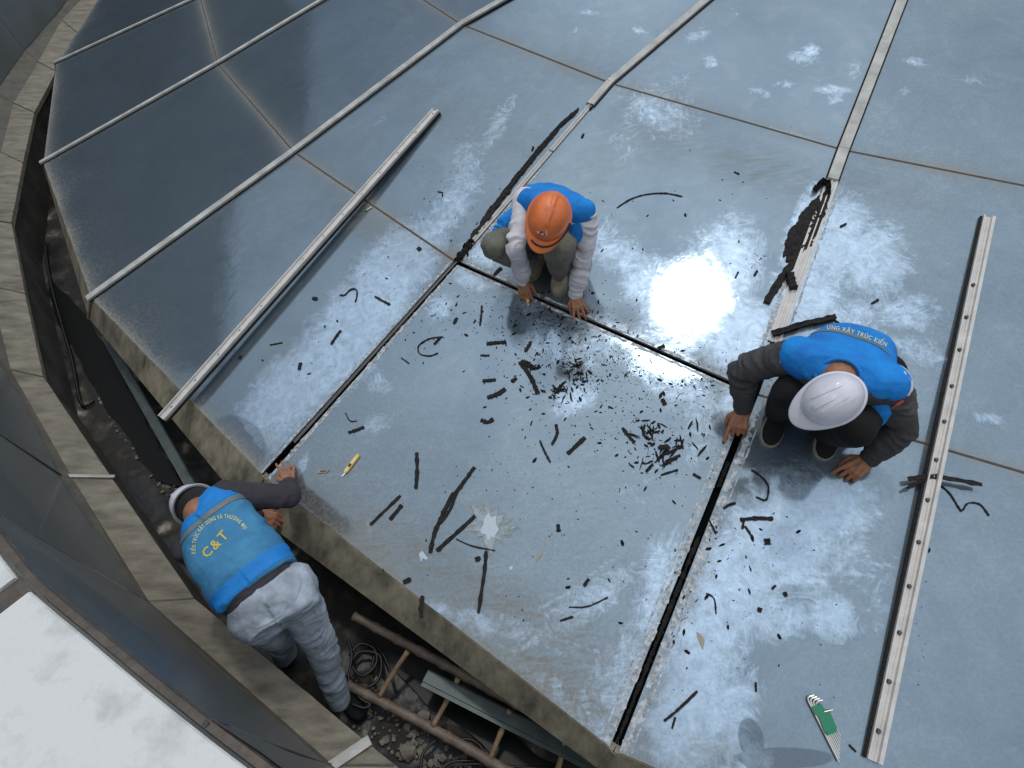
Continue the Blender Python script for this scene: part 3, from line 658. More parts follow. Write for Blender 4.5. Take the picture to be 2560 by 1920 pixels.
aj = ang(J(85, 1450, TOPZ))
for i, (a0, a1) in enumerate(((amin, aj - .30), (aj - .295, aj - .0035), (aj + .0035, aj + .35), (aj + .355, amax + .2))):
    n = 30; vs = []
    aa = np.linspace(a0, a1, n)
    for a_ in aa:
        for r0, z in ((.030, TOPZ - .03), (.030, TOPZ + .012), (.036, TOPZ + .018), (.6, TOPZ + .020), (1.6, TOPZ + .02), (1.6, TOPZ - .3)):
            r_ = rtop(a_) + r0; vs.append(V3((CX + r_ * math.cos(a_), CY + r_ * math.sin(a_), z)))
    part('ledge_slab', vs, [(q * 6 + s, q * 6 + s + 1, (q + 1) * 6 + s + 1, (q + 1) * 6 + s) for q in range(n - 1) for s in range(5)] + [tuple(range(6)), tuple((n - 1) * 6 + s for s in range(6))], M['white'], slabs)
m_ = MB().sweep([V3((CX + (rtop(aj) + r0) * math.cos(aj), CY + (rtop(aj) + r0) * math.sin(aj), TOPZ - .002)) for r0 in (.02, 1.6)], V3((0, 0, 1)), [(-.05, 0), (-.04, .005), (.04, .005), (.05, 0)])
part('ledge_joint', m_.v, m_.f, M['lead'], slabs)

# gutter floor
vs = []; st = []
for i in range(len(inn)):
    a = inn[i]; r_ = rad(a); o_ = V3((a.x, a.y, FLZ)) + r_ * .1
    for q in range(9): st.append(o_ - r_ * (q / 8 * 1.1))
vs = [p + V3((0, 0, noise.noise(p * 2.3) * .012)) for p in st]
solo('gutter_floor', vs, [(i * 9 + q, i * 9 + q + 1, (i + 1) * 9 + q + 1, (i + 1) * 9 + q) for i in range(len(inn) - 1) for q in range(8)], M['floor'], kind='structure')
ww = D.materials.new('still_water'); ww.use_nodes = True; b_ = ww.node_tree.nodes['Principled BSDF']; b_.inputs['Base Color'].default_value = (.006, .007, .006, 1); b_.inputs['Roughness'].default_value = .32; b_.inputs['Specular IOR Level'].default_value = .12
def puddle(pxs, z):
    c = [J(*p, z) for p in pxs]; n = len(c); P_ = []
    for i in range(n):
        for q in range(5):
            a = lerp(c[i], c[(i + 1) % n], q / 5); P_.append(a + V3((noise.noise(a * 7), noise.noise(a * 7 + V3((9, 0, 0))), 0)) * .035)
    solo('puddle_water', P_, [tuple(range(len(P_)))], ww, kind='structure')
puddle([(120, 700), (180, 740), (260, 860), (340, 1000), (400, 1130), (470, 1230), (380, 1200), (330, 1110), (250, 1000), (190, 880), (140, 790)], FLZ + .022)
puddle([(980, 1660), (1100, 1730), (1260, 1830), (1500, 1960), (1300, 1960), (1200, 1850), (1090, 1780)], FLZ + .022)
# ground far below and a dark building base so that nothing floats
g = 60; solo('ground', [(-g, -g, -12), (g, -g, -12), (g, g, -12), (-g, g, -12)], [(0, 1, 2, 3)], mat('ground_paving', (.16, .155, .145), .9, noise_amt=.3, nscale=.5), kind='structure')

# steel angles in the gutter
for (a, b, z, wd, lab) in (((262, 838), (505, 1262), -.42, .062, 'grey green steel angle lying along the gutter above the dark water'),
                          ((1062, 1694), (1560, 1945), -.42, .085, 'grey green steel channel in the gutter behind the bamboo ladder')):
    p0, p1 = J(*a, z), J(*b, z)
    m_ = MB().sweep([p0, p1], V3((0, 0, 1)), [(-wd / 2, -.05), (-wd / 2, .006), (-wd / 2 + .008, .010), (wd * .25, .010), (wd * .27, .002), (wd / 2, .002), (wd / 2, -.004), (-wd / 2 + .01, -.004), (-wd / 2 + .01, -.05)])
    solo('steel_beam', m_.v, m_.f, M['beam'], lab, 'steel beam')

# bamboo ladder
lad = thing('bamboo_ladder', 'weathered bamboo ladder lying down in the dark gutter', 'ladder', J(1100, 1740, -.5))
def bamboo_pole(name, a, b, r0, r1, mt, nodes=9, seed=0):
    rg = random.Random(seed); pts, rr = [], []
    N = nodes * 6
    sag = V3((rg.uniform(-.01, .01), rg.uniform(-.01, .01), -.006))
    for i in range(N + 1):
        u = i / N; r_ = lerp(r0, r1, u); ph = (i % 6)
        pts.append(lerp(a, b, u) + sag * math.sin(math.pi * u)); rr.append(r_ * (1.16 if ph == 0 else .98 if ph in (1, 5) else .955))
    m_ = MB().tube(pts, rr, 10); return part(name, m_.v, m_.f, mt, lad, smooth=True)
zl = -.46
railA = (J(885, 1540, zl + .05), J(1560, 1905, zl + .02)); railB = (J(868, 1712, zl - .08), J(1330, 1965, zl - .08))
bamboo_pole('pole', railA[0], railA[1], .024, .028, M['bambood'], 11, 1); bamboo_pole('pole', railB[0], railB[1], .024, .027, M['bambood'], 9, 2)
for (a, b) in (((1020, 1628), (948, 1742)), ((1146, 1695), (1082, 1815)), ((1275, 1775), (1225, 1898)), ((1412, 1850), (1370, 1985))):
    bamboo_pole('rung', J(*a, zl + .05), J(*b, zl - .07), .014, .013, M['bamboo'], 2, a[0])

# hoses and cables
def hose(pxs, z, r_, label, cat='hose', name='hose', amp=.02, mt=None, group=None):
    c = [J(p[0], p[1], z + (p[2] if len(p) > 2 else 0)) for p in pxs]; pts = []
    for i in range(len(c) - 1):
        p0, p1, p2, p3 = c[max(i - 1, 0)], c[i], c[i + 1], c[min(i + 2, len(c) - 1)]
        for q in range(8):
            t = q / 8; pts.append(.5 * ((2 * p1) + (p2 - p0) * t + (2 * p0 - 5 * p1 + 4 * p2 - p3) * t * t + (3 * p1 - p0 - 3 * p2 + p3) * t ** 3))
    pts.append(c[-1]); m_ = MB().tube(pts, r_, 7)
    return solo(name, m_.v, m_.f, mt or M['hose'], label, cat, group, smooth=True)
hose([(112, 610), (125, 700), (152, 803), (180, 900), (203, 1008), (235, 1000)], FLZ + .03, .012, 'black hose running down the foot of the parapet wall by the water')
hose([(470, 1230), (430, 1228), (418, 1250), (440, 1268), (480, 1262), (492, 1240), (455, 1226), (422, 1240), (425, 1262)], FLZ + .05, .007, 'small coil of black cable on the gutter floor by the leaning man\'s helmet', 'cable', 'cable')
hose([(425, 1150), (440, 1190), (455, 1215), (470, 1250)], FLZ + .04, .005, 'short black cable beside the steel angle in the gutter', 'cable', 'cable')
hose([(873, 1640), (900, 1610), (935, 1622), (940, 1660), (905, 1690), (880, 1660), (900, 1630), (950, 1640), (945, 1700), (900, 1720), (868, 1690)], FLZ + .08, .009, 'tangled loop of black hose by the leaning man\'s foot')
hose([(870, 1600), (880, 1640), (872, 1700), (900, 1745), (925, 1760), (910, 1770), (880, 1760)], FLZ + .10, .008, 'black hose hanging past the end of the ladder pole')
hose([(940, 1720), (925, 1680), (935, 1640), (915, 1600), (960, 1640), (990, 1730)], FLZ + .06, .008, 'black hose rising between the ladder rungs near its end')
hose([(1090, 1850), (1060, 1880), (1052, 1920), (1060, 1960)], FLZ + .06, .008, 'black hose hanging below the middle of the ladder', )
hose([(1130, 1850), (1180, 1850), (1210, 1880), (1185, 1900), (1130, 1905), (1100, 1930), (1110, 1960)], FLZ + .05, .008, 'looping black hose at the bottom edge under the ladder')
hose([(1390, 1925), (1180, 1910), (1130, 1925), (1080, 1960)], FLZ + .08, .006, 'thin black cable along the bottom edge of the photo below the ladder', 'cable', 'cable')

# rubble in the gutter
def rock(c, s, seed, name, mt, label=None, cat=None, group=None, flat=.5, kind=None):
    rg = random.Random(seed); bm = bmesh.new(); bmesh.ops.create_icosphere(bm, subdivisions=1, radius=1)
    for v in bm.verts: v.co = V3((v.co.x * s * rg.uniform(.6, 1.1), v.co.y * s * rg.uniform(.6, 1.1), v.co.z * s * flat * rg.uniform(.5, 1.)))
    a = rg.uniform(0, 6); Rm = Matrix.Rotation(a, 3, 'Z'); vs_ = [c + Rm @ v.co for v in bm.verts]; fs_ = [tuple(v.index for v in f.verts) for f in bm.faces]; bm.free()
    return vs_, fs_
mb = MB()
for i in range(330):
    if rnd.random() < .7: x, y = rnd.uniform(880, 1250), 0; y = 1745 + (x - 880) * .62 + rnd.uniform(-55, 75)
    else:
        u = rnd.random(); x = 250 + u * 230; y = 1000 + u * 300 + rnd.uniform(-40, 30)
    vs_, fs_ = rock(J(x, y, FLZ + .01), rnd.choice([.006, .009, .013, .02]) * rnd.uniform(.7, 1.3), i, 'x', None); mb.add(vs_, fs_)
solo('gutter_rubble', mb.v, mb.f, M['rubble'], 'mortar crumbs and grit scattered over the gutter floor', 'rubble', kind='stuff')
for i, (x, y, s, lab) in enumerate(((1020, 1880, .055, 'pale rounded mortar lump on the gutter floor under the ladder'), (945, 1710, .05, 'pale broken mortar lump between hoses at the ladder end'), (1060, 1790, .05, 'dark stone beside the lower ladder pole'), (912, 1755, .028, 'small mortar lump next to the leaning man\'s shoe'))):
    vs_, fs_ = rock(J(x, y, FLZ + .02), s, 100 + i, 'r', None, flat=.6); solo('mortar_lump', vs_, fs_, M['rubble'] if i != 1 else M['coping'], lab, 'rubble')

# ------------------------------------------------------------------ loose rails lying on the glass
def frame(t, n):
    t = V3(t).normalized(); n = (V3(n) - t * V3(n).dot(t)).normalized(); return t, t.cross(n), n
def loose_rail(p0, p1, n, wd, label, screws, side):
    root = thing('loose_rail', label, 'metal rail', p0)
    t, s_, n = frame(p1 - p0, n)
    h = .030
    pr = [(-wd / 2, 0), (-wd / 2, h), (-wd / 2 + wd * .12, h), (-wd / 2 + wd * .16, h * .55), (-wd * .05, h * .5), (-wd * .02, h * .62), (wd * .04, h * .62), (wd * .07, h * .5), (wd / 2 - wd * .32, h * .55), (wd / 2 - wd * .27, h * 1.1), (wd / 2, h * 1.1), (wd / 2, 0)]
    m_ = MB().sweep([p0, lerp(p0, p1, .5) + n * .002, p1], n, pr); part('channel', m_.v, m_.f, M['alu'], root)
    m_ = MB()
    m_.sweep([p0 - s_ * (wd / 2 + .006) * side, p1 - s_ * (wd / 2 + .006) * side], n, [(-.005, 0), (-.006, .012), (.005, .014), (.005, 0)])
    part('dark_reflection_edge', m_.v, m_.f, M['rubber'], root)  # dark strip stands in for the rail's reflection along this side
    first = None
    bm = bmesh.new(); bmesh.ops.create_cone(bm, cap_ends=True, segments=8, radius1=.011, radius2=.008, depth=.013)
    me = D.meshes.new('screw'); bm.to_mesh(me); bm.free(); me.materials.append(M['screw'])
    for u in screws:
        o = D.objects.new('screw', me); COL.objects.link(o); o.parent = root
        o.location = lerp(p0, p1, u) + n * (h * .62 + .003) - s_ * wd * .12 * side - p0; o.rotation_euler = n.to_track_quat('Z', 'Y').to_euler()
    return root
a, n1 = R(2180, 1902, .0); b, n2 = R(2467, 548, .0)
# a straight bar over a roof that bends slightly at the ring: it bears on the glass at its ends
nn_ = (n1 + n2).normalized(); mid_, _ = RP(lerp(a, b, .5)); lift = max((mid_ - lerp(a, b, .5)).z, 0) + .002
def useg(P0, P1, pts):
    x, y = proj_np([tuple(lerp(P0, P1, u)) for u in np.linspace(0, 1, 400)]); return [float(np.argmin((x - q[0]) ** 2 + (y - q[1]) ** 2)) / 399 for q in pts]
sc_ = [(2429, 718), (2412, 799), (2394, 881), (2371, 968), (2357, 1060), (2335, 1153), (2314, 1253), (2293, 1357), (2269, 1467), (2244, 1583), (2218, 1703), (2189, 1827)]
loose_rail(a + nn_ * lift, b + nn_ * lift, nn_, .056, 'loose bare aluminium rail lying on the glass at the right, right of the white-helmeted worker', useg(a, b, sc_), 1)
a, n1 = R(420, 1040, .0); b, n2 = R(1092, 283, .0); a = a + (a - b).normalized() * .03
nn_ = (n1 + n2).normalized(); mid_, _ = RP(lerp(a, b, .5)); lift = max((mid_ - lerp(a, b, .5)).z, 0) + .004
sc_ = [(1084, 293), (1042, 338), (997, 390), (954, 441), (908, 492), (861, 545), (815, 599), (763, 654), (661, 772), (606, 832), (551, 893), (494, 957), (436, 1024)]
loose_rail(a + nn_ * lift, b + nn_ * lift, nn_, .060, 'loose bare aluminium rail lying on the glass left of the orange-helmeted worker', useg(a, b, sc_), -1)

# ------------------------------------------------------------------ peeled sealant and cut pieces
def ribbon(pts, wd, th, label, cat='rubber strip', group=None, name='rubber_strip', seed=0, jit=.25, lift=0., mt=None, taper=.8, resample=7):
    """a ragged strip lying on the glass along photo pixel points"""
    rg = random.Random(seed or int(pts[0][0] * 7 + pts[0][1])); P_ = [R(p[0], p[1])[0] for p in pts]; C_ = []
    for i in range(len(P_) - 1):
        p0, p1, p2, p3 = P_[max(i - 1, 0)], P_[i], P_[i + 1], P_[min(i + 2, len(P_) - 1)]
        for q in range(resample):
            t = q / resample; C_.append(.5 * ((2 * p1) + (p2 - p0) * t + (2 * p0 - 5 * p1 + 4 * p2 - p3) * t * t + (3 * p1 - p0 - 3 * p2 + p3) * t ** 3))
    C_.append(P_[-1]); N = len(C_) - 1; pr = []; ctr = []; nr = []
    for i, c in enumerate(C_):
        c2, n = RP(c); u = i / N; e = min(1, min(u, 1 - u) * 6 + taper); w_ = wd * e * (1 + rg.uniform(-jit, jit)); h_ = th * (1 + rg.uniform(-jit, jit))
        ctr.append(c2 + n * (lift + .001 + abs(rg.gauss(0, .0012)))); nr.append(n)
        a_, b_ = rg.uniform(.38, .52), rg.uniform(.38, .56); pr.append([(-w_ * a_, 0), (-w_ * a_ * .96, h_ * rg.uniform(.7, 1.1)), (w_ * .05, h_ * rg.uniform(.5, .9)), (w_ * b_ * .94, h_ * rg.uniform(.8, 1.2)), (w_ * b_, 0)])
    m_ = MB().sweep(ctr, nr, pr)
    return solo(name, m_.v, m_.f, mt or M['rubber'], label, cat, group)
def heap(p, wd, th, steps, seed, label, name='peeled_sealant', lift=.004):
    """thick crumpled length of peeled sealant"""
    P_ = [R(*q)[0] for q in p]; rg = random.Random(seed); vs, fs_ = [], []
    tot = [0]; 
    for a_, b_ in zip(P_, P_[1:]): tot.append(tot[-1] + (b_ - a_).length)
    ctr, pr, nr = [], [], []
    for i in range(steps + 1):
        s = tot[-1] * i / steps; k_ = max(q for q in range(len(tot)) if tot[q] <= s + 1e-9); k_ = min(k_, len(P_) - 2); c = lerp(P_[k_], P_[k_ + 1], (s - tot[k_]) / (tot[k_ + 1] - tot[k_]))
        c2, n = RP(c); w_ = (wd[min(k_, len(wd) - 1)] if isinstance(wd, list) else wd) * rg.uniform(.7, 1.2); h_ = th * rg.uniform(.5, 1.3)
        ctr.append(c2 + n * lift); nr.append(n)
        pr.append([(-w_ / 2, 0)] + [((-.5 + q / 7) * w_ * .96, h_ * rg.uniform(.35, 1.1)) for q in range(1, 7)] + [(w_ / 2, 0)])
    m_ = MB().sweep(ctr, nr, pr); return solo(name, m_.v, m_.f, M['rubber'], label, 'sealant')
def strands(path, wd, n_, seed, label, hgt=.010):
    # torn lengths of sealant lying along one another
    rg = random.Random(seed); m_ = MB(); P_ = [R(*q)[0] for q in path]; tot = [0]
    for a_, b_ in zip(P_, P_[1:]): tot.append(tot[-1] + (b_ - a_).length)
    L_ = tot[-1]
    def at(s):
        k_ = max(q for q in range(len(tot)) if tot[q] <= s + 1e-9); k_ = min(k_, len(P_) - 2); return lerp(P_[k_], P_[k_ + 1], (s - tot[k_]) / (tot[k_ + 1] - tot[k_])), (wd[k_] + (wd[min(k_ + 1, len(wd) - 1)] - wd[k_]) * (s - tot[k_]) / (tot[k_ + 1] - tot[k_]))
    for i in range(n_):
        s0 = rg.uniform(0, L_ * .55) if i > 1 else rg.uniform(0, L_ * .05); s1 = min(L_, s0 + L_ * rg.uniform(.3, .7)) if i > 1 else L_ * rg.uniform(.93, 1.)
        N = max(8, int((s1 - s0) / .012)); ctr, pr, nr = [], [], []; off = rg.uniform(-.38, .38); w0 = rg.uniform(.22, .5) if i > 1 else .55; ph = rg.uniform(0, 99); lay = rg.uniform(0, .006)
        for q in range(N + 1):
            s = s0 + (s1 - s0) * q / N; c, w_ = at(s); c2, n = RP(c); t = (at(min(s + .01, L_))[0] - at(max(s - .01, 0))[0]).normalized(); sd_ = t.cross(n)
            wob = noise.noise(V3((s * 14, ph, 0))) * .55; ww_ = w_ * w0 * (1 + noise.noise(V3((s * 45, ph, 5))) * .7) * min(1, .25 + min(q, N - q) * .35)
            ctr.append(c2 + sd_ * w_ * (off + wob * .4) + n * (lay + .0015)); nr.append(n); h_ = hgt * (.7 + noise.noise(V3((s * 60, ph, 9))) * .8)
            pr.append([(-ww_ / 2, 0), (-ww_ * .42, h_ * .8), (-ww_ * .12, h_ * rg.uniform(.6, 1.)), (ww_ * .15, h_ * rg.uniform(.9, 1.25)), (ww_ * .44, h_ * .6), (ww_ / 2, 0)])
        m_.sweep(ctr, nr, pr)
    return solo('peeled_sealant', m_.v, m_.f, M['rubber'], label, 'sealant')
strands([(1174, 600), (1205, 566), (1235, 522), (1285, 455), (1340, 385), (1400, 315), (1448, 272)], [.055, .060, .052, .042, .034, .032, .028], 13, 3, 'crumpled black sealant peeled off along the rib left of the orange-helmeted worker')
heap([(1142, 655), (1182, 603)], [.05], .03, 20, 8, 'short black sealant lump at the crossing of the joints')
ribbon([(1475, 275), (1500, 232), (1528, 196)], .016, .014, 'black sealant sliver beside the end of the fixed cover bar near the top')
strands([(2066, 462), (2048, 510), (2020, 560), (1990, 612), (1958, 668)], [.045, .080, .115, .110, .06], 20, 4, 'wide torn mat of black sealant peeled from the rib above the white-helmeted worker')
heap([(2035, 480), (2055, 455), (2070, 470), (2068, 490)], [.03], .035, 16, 5, 'knotted black sealant lump at the end of the cover bar above the torn mat', lift=.01)
ribbon([(1980, 660), (1945, 710), (1915, 758)], .042, .014, 'flat black rubber length lying below the torn sealant mat', jit=.12, taper=1)
ribbon([(1973, 690), (1976, 706), (1982, 728)], .045, .022, 'short black square rubber block on the exposed aluminium strip', jit=.1, taper=1, lift=.012)
ribbon([(1930, 840), (2000, 818), (2085, 798)], .034, .022, 'straight black rubber profile sticking out behind the white-helmeted worker', jit=.1, taper=1, lift=.012)
STR = [  # points, width mm, label
    ([(1542, 1500 - 980 + 0), (1580, 497), (1620, 486), (1665, 484), (1706, 492)], 4, 'long thin curved black shaving high on the pane right of the orange helmet'),
    ([(1782, 522), (1785, 522), (1830, 492)], 0, None),
    ([(1042, 1132), (1043, 1180), (1040, 1222)], 11, 'straight black rubber strip standing upright in the photo, right of the yellow knife'),
    ([(1187, 1168), (1160, 1205), (1132, 1245)], 12, 'long black rubber strip slanting up right toward the middle of the centre pane'),
    ([(1135, 1232), (1105, 1290), (1085, 1340), (1076, 1383)], 12, 'long bowed black rubber strip left of the white star stain'),
    ([(1138, 1240), (1125, 1275), (1100, 1310)], 9, 'short forked black strip overlapping the long bowed strip'),
    ([(1188, 1290), (1145, 1330), (1092, 1378)], 12, 'straight black strip crossing the left tip of the white star stain'),
    ([(1002, 1239), (965, 1275), (926, 1313)], 8, 'slim pointed black strip nearest the lower left of the yellow knife'),
    ([(1006, 1263), (975, 1300)], 11, 'stubby black strip beside the slim pointed strip'),
    ([(1216, 1378), (1210, 1440), (1196, 1534)], 10, 'long vertical black strip below the white star stain'),
    ([(1141, 1348), (1180, 1365), (1238, 1377)], 4, 'thin curved black shaving under the white star stain'),
    ([(1057, 1490), (1052, 1520), (1054, 1545)], 12, 'brownish rubber strip hanging over the eave edge'),
    ([(1008, 1456), (1028, 1448)], 14, 'small dark chunk near the eave above the hanging strip'),
    ([(1188, 1400), (1200, 1395)], 13, 'small black chunk by the top of the long vertical strip'),
    ([(1422, 1518), (1470, 1516), (1520, 1493)], 4, 'thin black shaving curving up right in the lower part of the centre pane'),
    ([(1400, 1552), (1433, 1542)], 6, 'short thin black strip below the curved shaving in the lower centre pane'),
    ([(1460, 1465), (1472, 1447)], 9, 'small pointed shard in the lower centre pane'),
    ([(1395, 1310), (1397, 1330)], 12, 'stubby dark chunk right of the white star stain'),
    ([(1218, 860), (1240, 857), (1266, 856)], 11, 'dark bar-shaped piece lying level above the big pile of pieces'),
    ([(1300, 905), (1322, 935), (1335, 960), (1345, 985)], 15, 'longest black shard slanting down right in the middle pile'),
    ([(1303, 904), (1330, 918), (1332, 925)], 18, 'thick black flake at the top of the longest shard'),
    ([(1218, 995), (1245, 985), (1264, 972)], 15, 'thick dark strip slanting up right, left of the longest shard'),
    ([(1206, 953), (1240, 950)], 10, 'short level black strip above the thick slanting strip'),
    ([(1278, 955), (1292, 945)], 11, 'wedge-shaped black piece between the level strip and the longest shard'),
    ([(1201, 889), (1224, 889)], 5, 'short thin level sliver left of the pile'),
    ([(1418, 1135), (1440, 1115), (1462, 1094)], 12, 'dark tapering strip slanting up right in the centre of the pane'),
    ([(1350, 1102), (1362, 1130), (1376, 1156)], 7, 'thin tapering strip slanting down right, left of the dark tapering strip'),
    ([(1390, 1062), (1393, 1085), (1380, 1112)], 10, 'ragged strip above the tapering strips'),
    ([(1202, 1050), (1220, 1056), (1233, 1047)], 13, 'curled black flake lying alone left of centre'),
    ([(871, 1082), (890, 1076), (911, 1068)], 9, 'brown-edged strip near the left joint of the centre pane'),
    ([(864, 1033), (875, 1052), (892, 1053)], 3, 'thin hooked shaving by the left joint above the brown-edged strip'),
    ([(1108, 843), (1075, 847), (1047, 865), (1050, 885), (1075, 890), (1095, 883)], 4, 'black shaving curled into an open C left of the pile'),
    ([(1085, 862), (1101, 844)], 8, 'dark splinter lying across the open C shaving'),
    ([(1134, 810), (1143, 795)], 9, 'small dark bar above the open C shaving'),
    ([(1205, 765), (1203, 790), (1200, 815)], 6, 'thin bent black strip upright near the opened cross joint'),
    ([(1003, 895), (1023, 909)], 4, 'fine straight sliver left of the C shaving'),
    ([(1313, 880), (1327, 857)], 9, 'slanting dark bar above the longest shard'),
    ([(1556, 1070), (1570, 1088), (1586, 1107)], 11, 'black wedge slanting down right, left end of the right-hand scatter'),
    ([(1612, 1062), (1608, 1085), (1625, 1100)], 7, 'hooked black shaving standing in the right-hand scatter'),
    ([(1650, 1140), (1680, 1128), (1708, 1115)], 8, 'long black strip reaching up right in the right-hand scatter'),
    ([(1655, 1165), (1680, 1150), (1700, 1138)], 8, 'second of the parallel strips low in the right-hand scatter'),
    ([(1652, 1188), (1695, 1175)], 6, 'lowest level strip of the right-hand scatter'),
    ([(1615, 1180), (1632, 1160)], 8, 'dark splinter at the lower left of the right-hand scatter'),
    ([(1645, 1120), (1670, 1118), (1660, 1135)], 13, 'crumpled black curl in the middle of the right-hand scatter'),
    ([(1733, 1185), (1752, 1197)], 7, 'black splinter alone below the right-hand scatter'),
    ([(1655, 997), (1663, 1013)], 13, 'oval black chunk near the upper right of the centre pane'),
    ([(1645, 872), (1662, 864)], 12, 'black chunk lying just above the opened joint between the two workers'),
    ([(1235, 690), (1243, 680), (1254, 670)], 11, 'pointed black shard just above the opened joint left of the orange-helmeted worker'),
    ([(938, 742), (958, 753), (975, 762)], 8, 'bent black sliver on the left pane near the opened rib joint'),
    ([(850, 738), (862, 738), (878, 724), (892, 726), (892, 745), (888, 756)], 5, 'black shaving bent into a hook on the left pane'),
    ([(782, 746), (793, 748)], 13, 'dark chunk left of the hook-shaped shaving'),
    ([(828, 862), (840, 843), (853, 826)], 8, 'splintered dark strip on the left pane below the hook'),
    ([(748, 925), (752, 908)], 11, 'small upright dark bar on the left pane'),
    ([(675, 863), (706, 857)], 4, 'thin level sliver near the loose rail on the left pane'),
    ([(598, 893), (604, 895)], 14, 'round black dot of sealant beside the loose rail'),
    ([(1045, 620), (1052, 626)], 14, 'black flake on the left pane just left of the peeled sealant'),
    ([(1850, 1300), (1890, 1296), (1932, 1297)], 11, 'level black strip on the smeared pane below the white-helmeted worker'),
    ([(1860, 1300), (1856, 1322)], 6, 'short leg of rubber hanging from the level strip'),
    ([(1862, 1315), (1880, 1342)], 5, 'thin bent twig of rubber below the level strip'),
    ([(1772, 1300), (1790, 1335)], 5, 'thin sliver beside the lower rib joint'),
    ([(1917, 1347), (1920, 1362)], 17, 'round black lump right below the level strip'),
    ([(1932, 1466), (1936, 1470)], 13, 'small black lump in the middle of the smeared pane'),
    ([(1960, 1480), (1966, 1492)], 9, 'narrow black crumb beside the small black lump'),
    ([(1900, 1520), (1898, 1530)], 11, 'dark crumb below the narrow crumb on the smeared pane'),
    ([(1765, 1483), (1785, 1497), (1790, 1535)], 4, 'thin curved shaving arching down on the smeared pane'),
    ([(1743, 1728), (1700, 1770), (1660, 1803)], 6, 'long thin strip slanting up right at the bottom of the smeared pane'),
    ([(1688, 1793), (1680, 1822)], 6, 'short splinter below the long thin slanting strip'),
    ([(1889, 1705), (1890, 1730)], 5, 'short upright sliver low in the smeared pane'),
    ([(2085, 1270 - 470), (2105, 815), (2125, 825)], 6, 'forked black sliver behind the white-helmeted worker\'s vest'),
    ([(2180, 748), (2193, 760)], 0, None),
    ([(2178, 760), (2195, 750)], 7, 'short dark splinter above right of the white-helmeted worker'),
    ([(2100, 568), (2115, 560)], 7, 'short dark splinter on the pane right of the torn mat'),
    ([(2260, 1203), (2330, 1198), (2443, 1218)], 13, 'straight rubber strip laid level across the right loose rail'),
    ([(2258, 1226), (2300, 1205), (2330, 1197)], 10, 'short slanting rubber strip poking out left from under the level strip on the rail'),
    ([(2330, 1200), (2370, 1230), (2398, 1272), (2406, 1276), (2420, 1258), (2450, 1262), (2472, 1290)], 4, 'thin looping black wire trailing right from the rail'),
    ([(1878, 1175), (1900, 1190), (1920, 1215), (1915, 1250), (1890, 1243)], 5, 'thin black loop of rubber in the shadow under the white-helmeted worker'),
    ([(1808, 1272), (1822, 1263), (1838, 1258)], 7, 'tiny curved sliver at the edge of the worker\'s reflection'),
    ([(1835, 430), (1848, 436)], 4, 'faint short shaving high on the pane above the long curved one'),
    ([(1885, 690), (1893, 678)], 7, 'narrow black splinter on the bright pane left of the torn mat'),
    ([(1838, 695), (1846, 680)], 6, 'narrow splinter lying alone on the bright glare of the pane'),
    ([(1454, 345), (1460, 335)], 7, 'little black splinter just right of the exposed rib near the top'),
    ([(1330, 378), (1334, 368)], 7, 'little black splinter left of the peeled sealant near the top'),
    ([(1275, 485), (1260, 478)], 8, 'black nib sticking out left of the peeled sealant'),
    ([(1095, 480), (1106, 482), (1106, 492)], 4, 'small hooked shaving on the upper left pane'),
    ([(2195, 1880), (2208, 1878)], 0, None),
    ([(2122, 1862), (2140, 1880)], 5, 'faint thin strip near the tip of the hex key set'),
]
for i, (pts, wmm, lab) in enumerate(STR):
    if not lab: continue
    lift = .0
    if 'rail' in lab and ('laid' in lab or 'poking' in lab): lift = .036
    ribbon(pts, wmm / 1000 * 1.7 + .001, .007 if wmm > 6 else .004, lab, lift=lift, seed=i + 50)
# brush pile pieces and crumbs: individuals first, the smallest joined
CL = [(1400, 770, 160, 60, 210), (1390, 845, 170, 80, 230), (1440, 930, 130, 60, 130), (1560, 900, 230, 60, 150), (1600, 980, 170, 70, 110), (1650, 1100, 110, 90, 110), (1390, 1030, 180, 90, 50), (1200, 800, 130, 80, 45),
      (1750, 960, 70, 60, 50), (1500, 1150, 220, 120, 45), (1240, 960, 90, 90, 25), (1100, 850, 120, 90, 20), (1400, 1300, 350, 150, 28), (950, 700, 140, 90, 22), (1120, 560, 120, 90, 16), (1550, 560, 130, 90, 22), (1150, 450, 140, 120, 14), (1800, 430, 160, 90, 10), (1880, 650, 60, 60, 10),
      (800, 900, 130, 100, 16), (1850, 1330, 120, 90, 28), (1900, 1550, 200, 200, 26), (1780, 1300, 20, 120, 26), (1700, 1500, 24, 160, 26), (1180, 650, 60, 40, 20), (1090, 760, 80, 70, 16), (2300, 1500, 20, 300, 14), (1350, 1500, 330, 100, 16), (1240, 1190, 200, 80, 14)]
def crumb_mesh(seed):
    rg = random.Random(seed); bm = bmesh.new(); bmesh.ops.create_icosphere(bm, subdivisions=1, radius=1); e = rg.uniform(.35, .9)
    for v in bm.verts: v.co = V3((v.co.x * rg.uniform(.7, 1.3), v.co.y * e * rg.uniform(.6, 1.2), (v.co.z * .45 + .3) * rg.uniform(.7, 1.2)))
    me = D.meshes.new('rubber_crumb'); bm.to_mesh(me); bm.free(); me.materials.append(M['rubber']); return me
CM = [crumb_mesh(i) for i in range(10)]
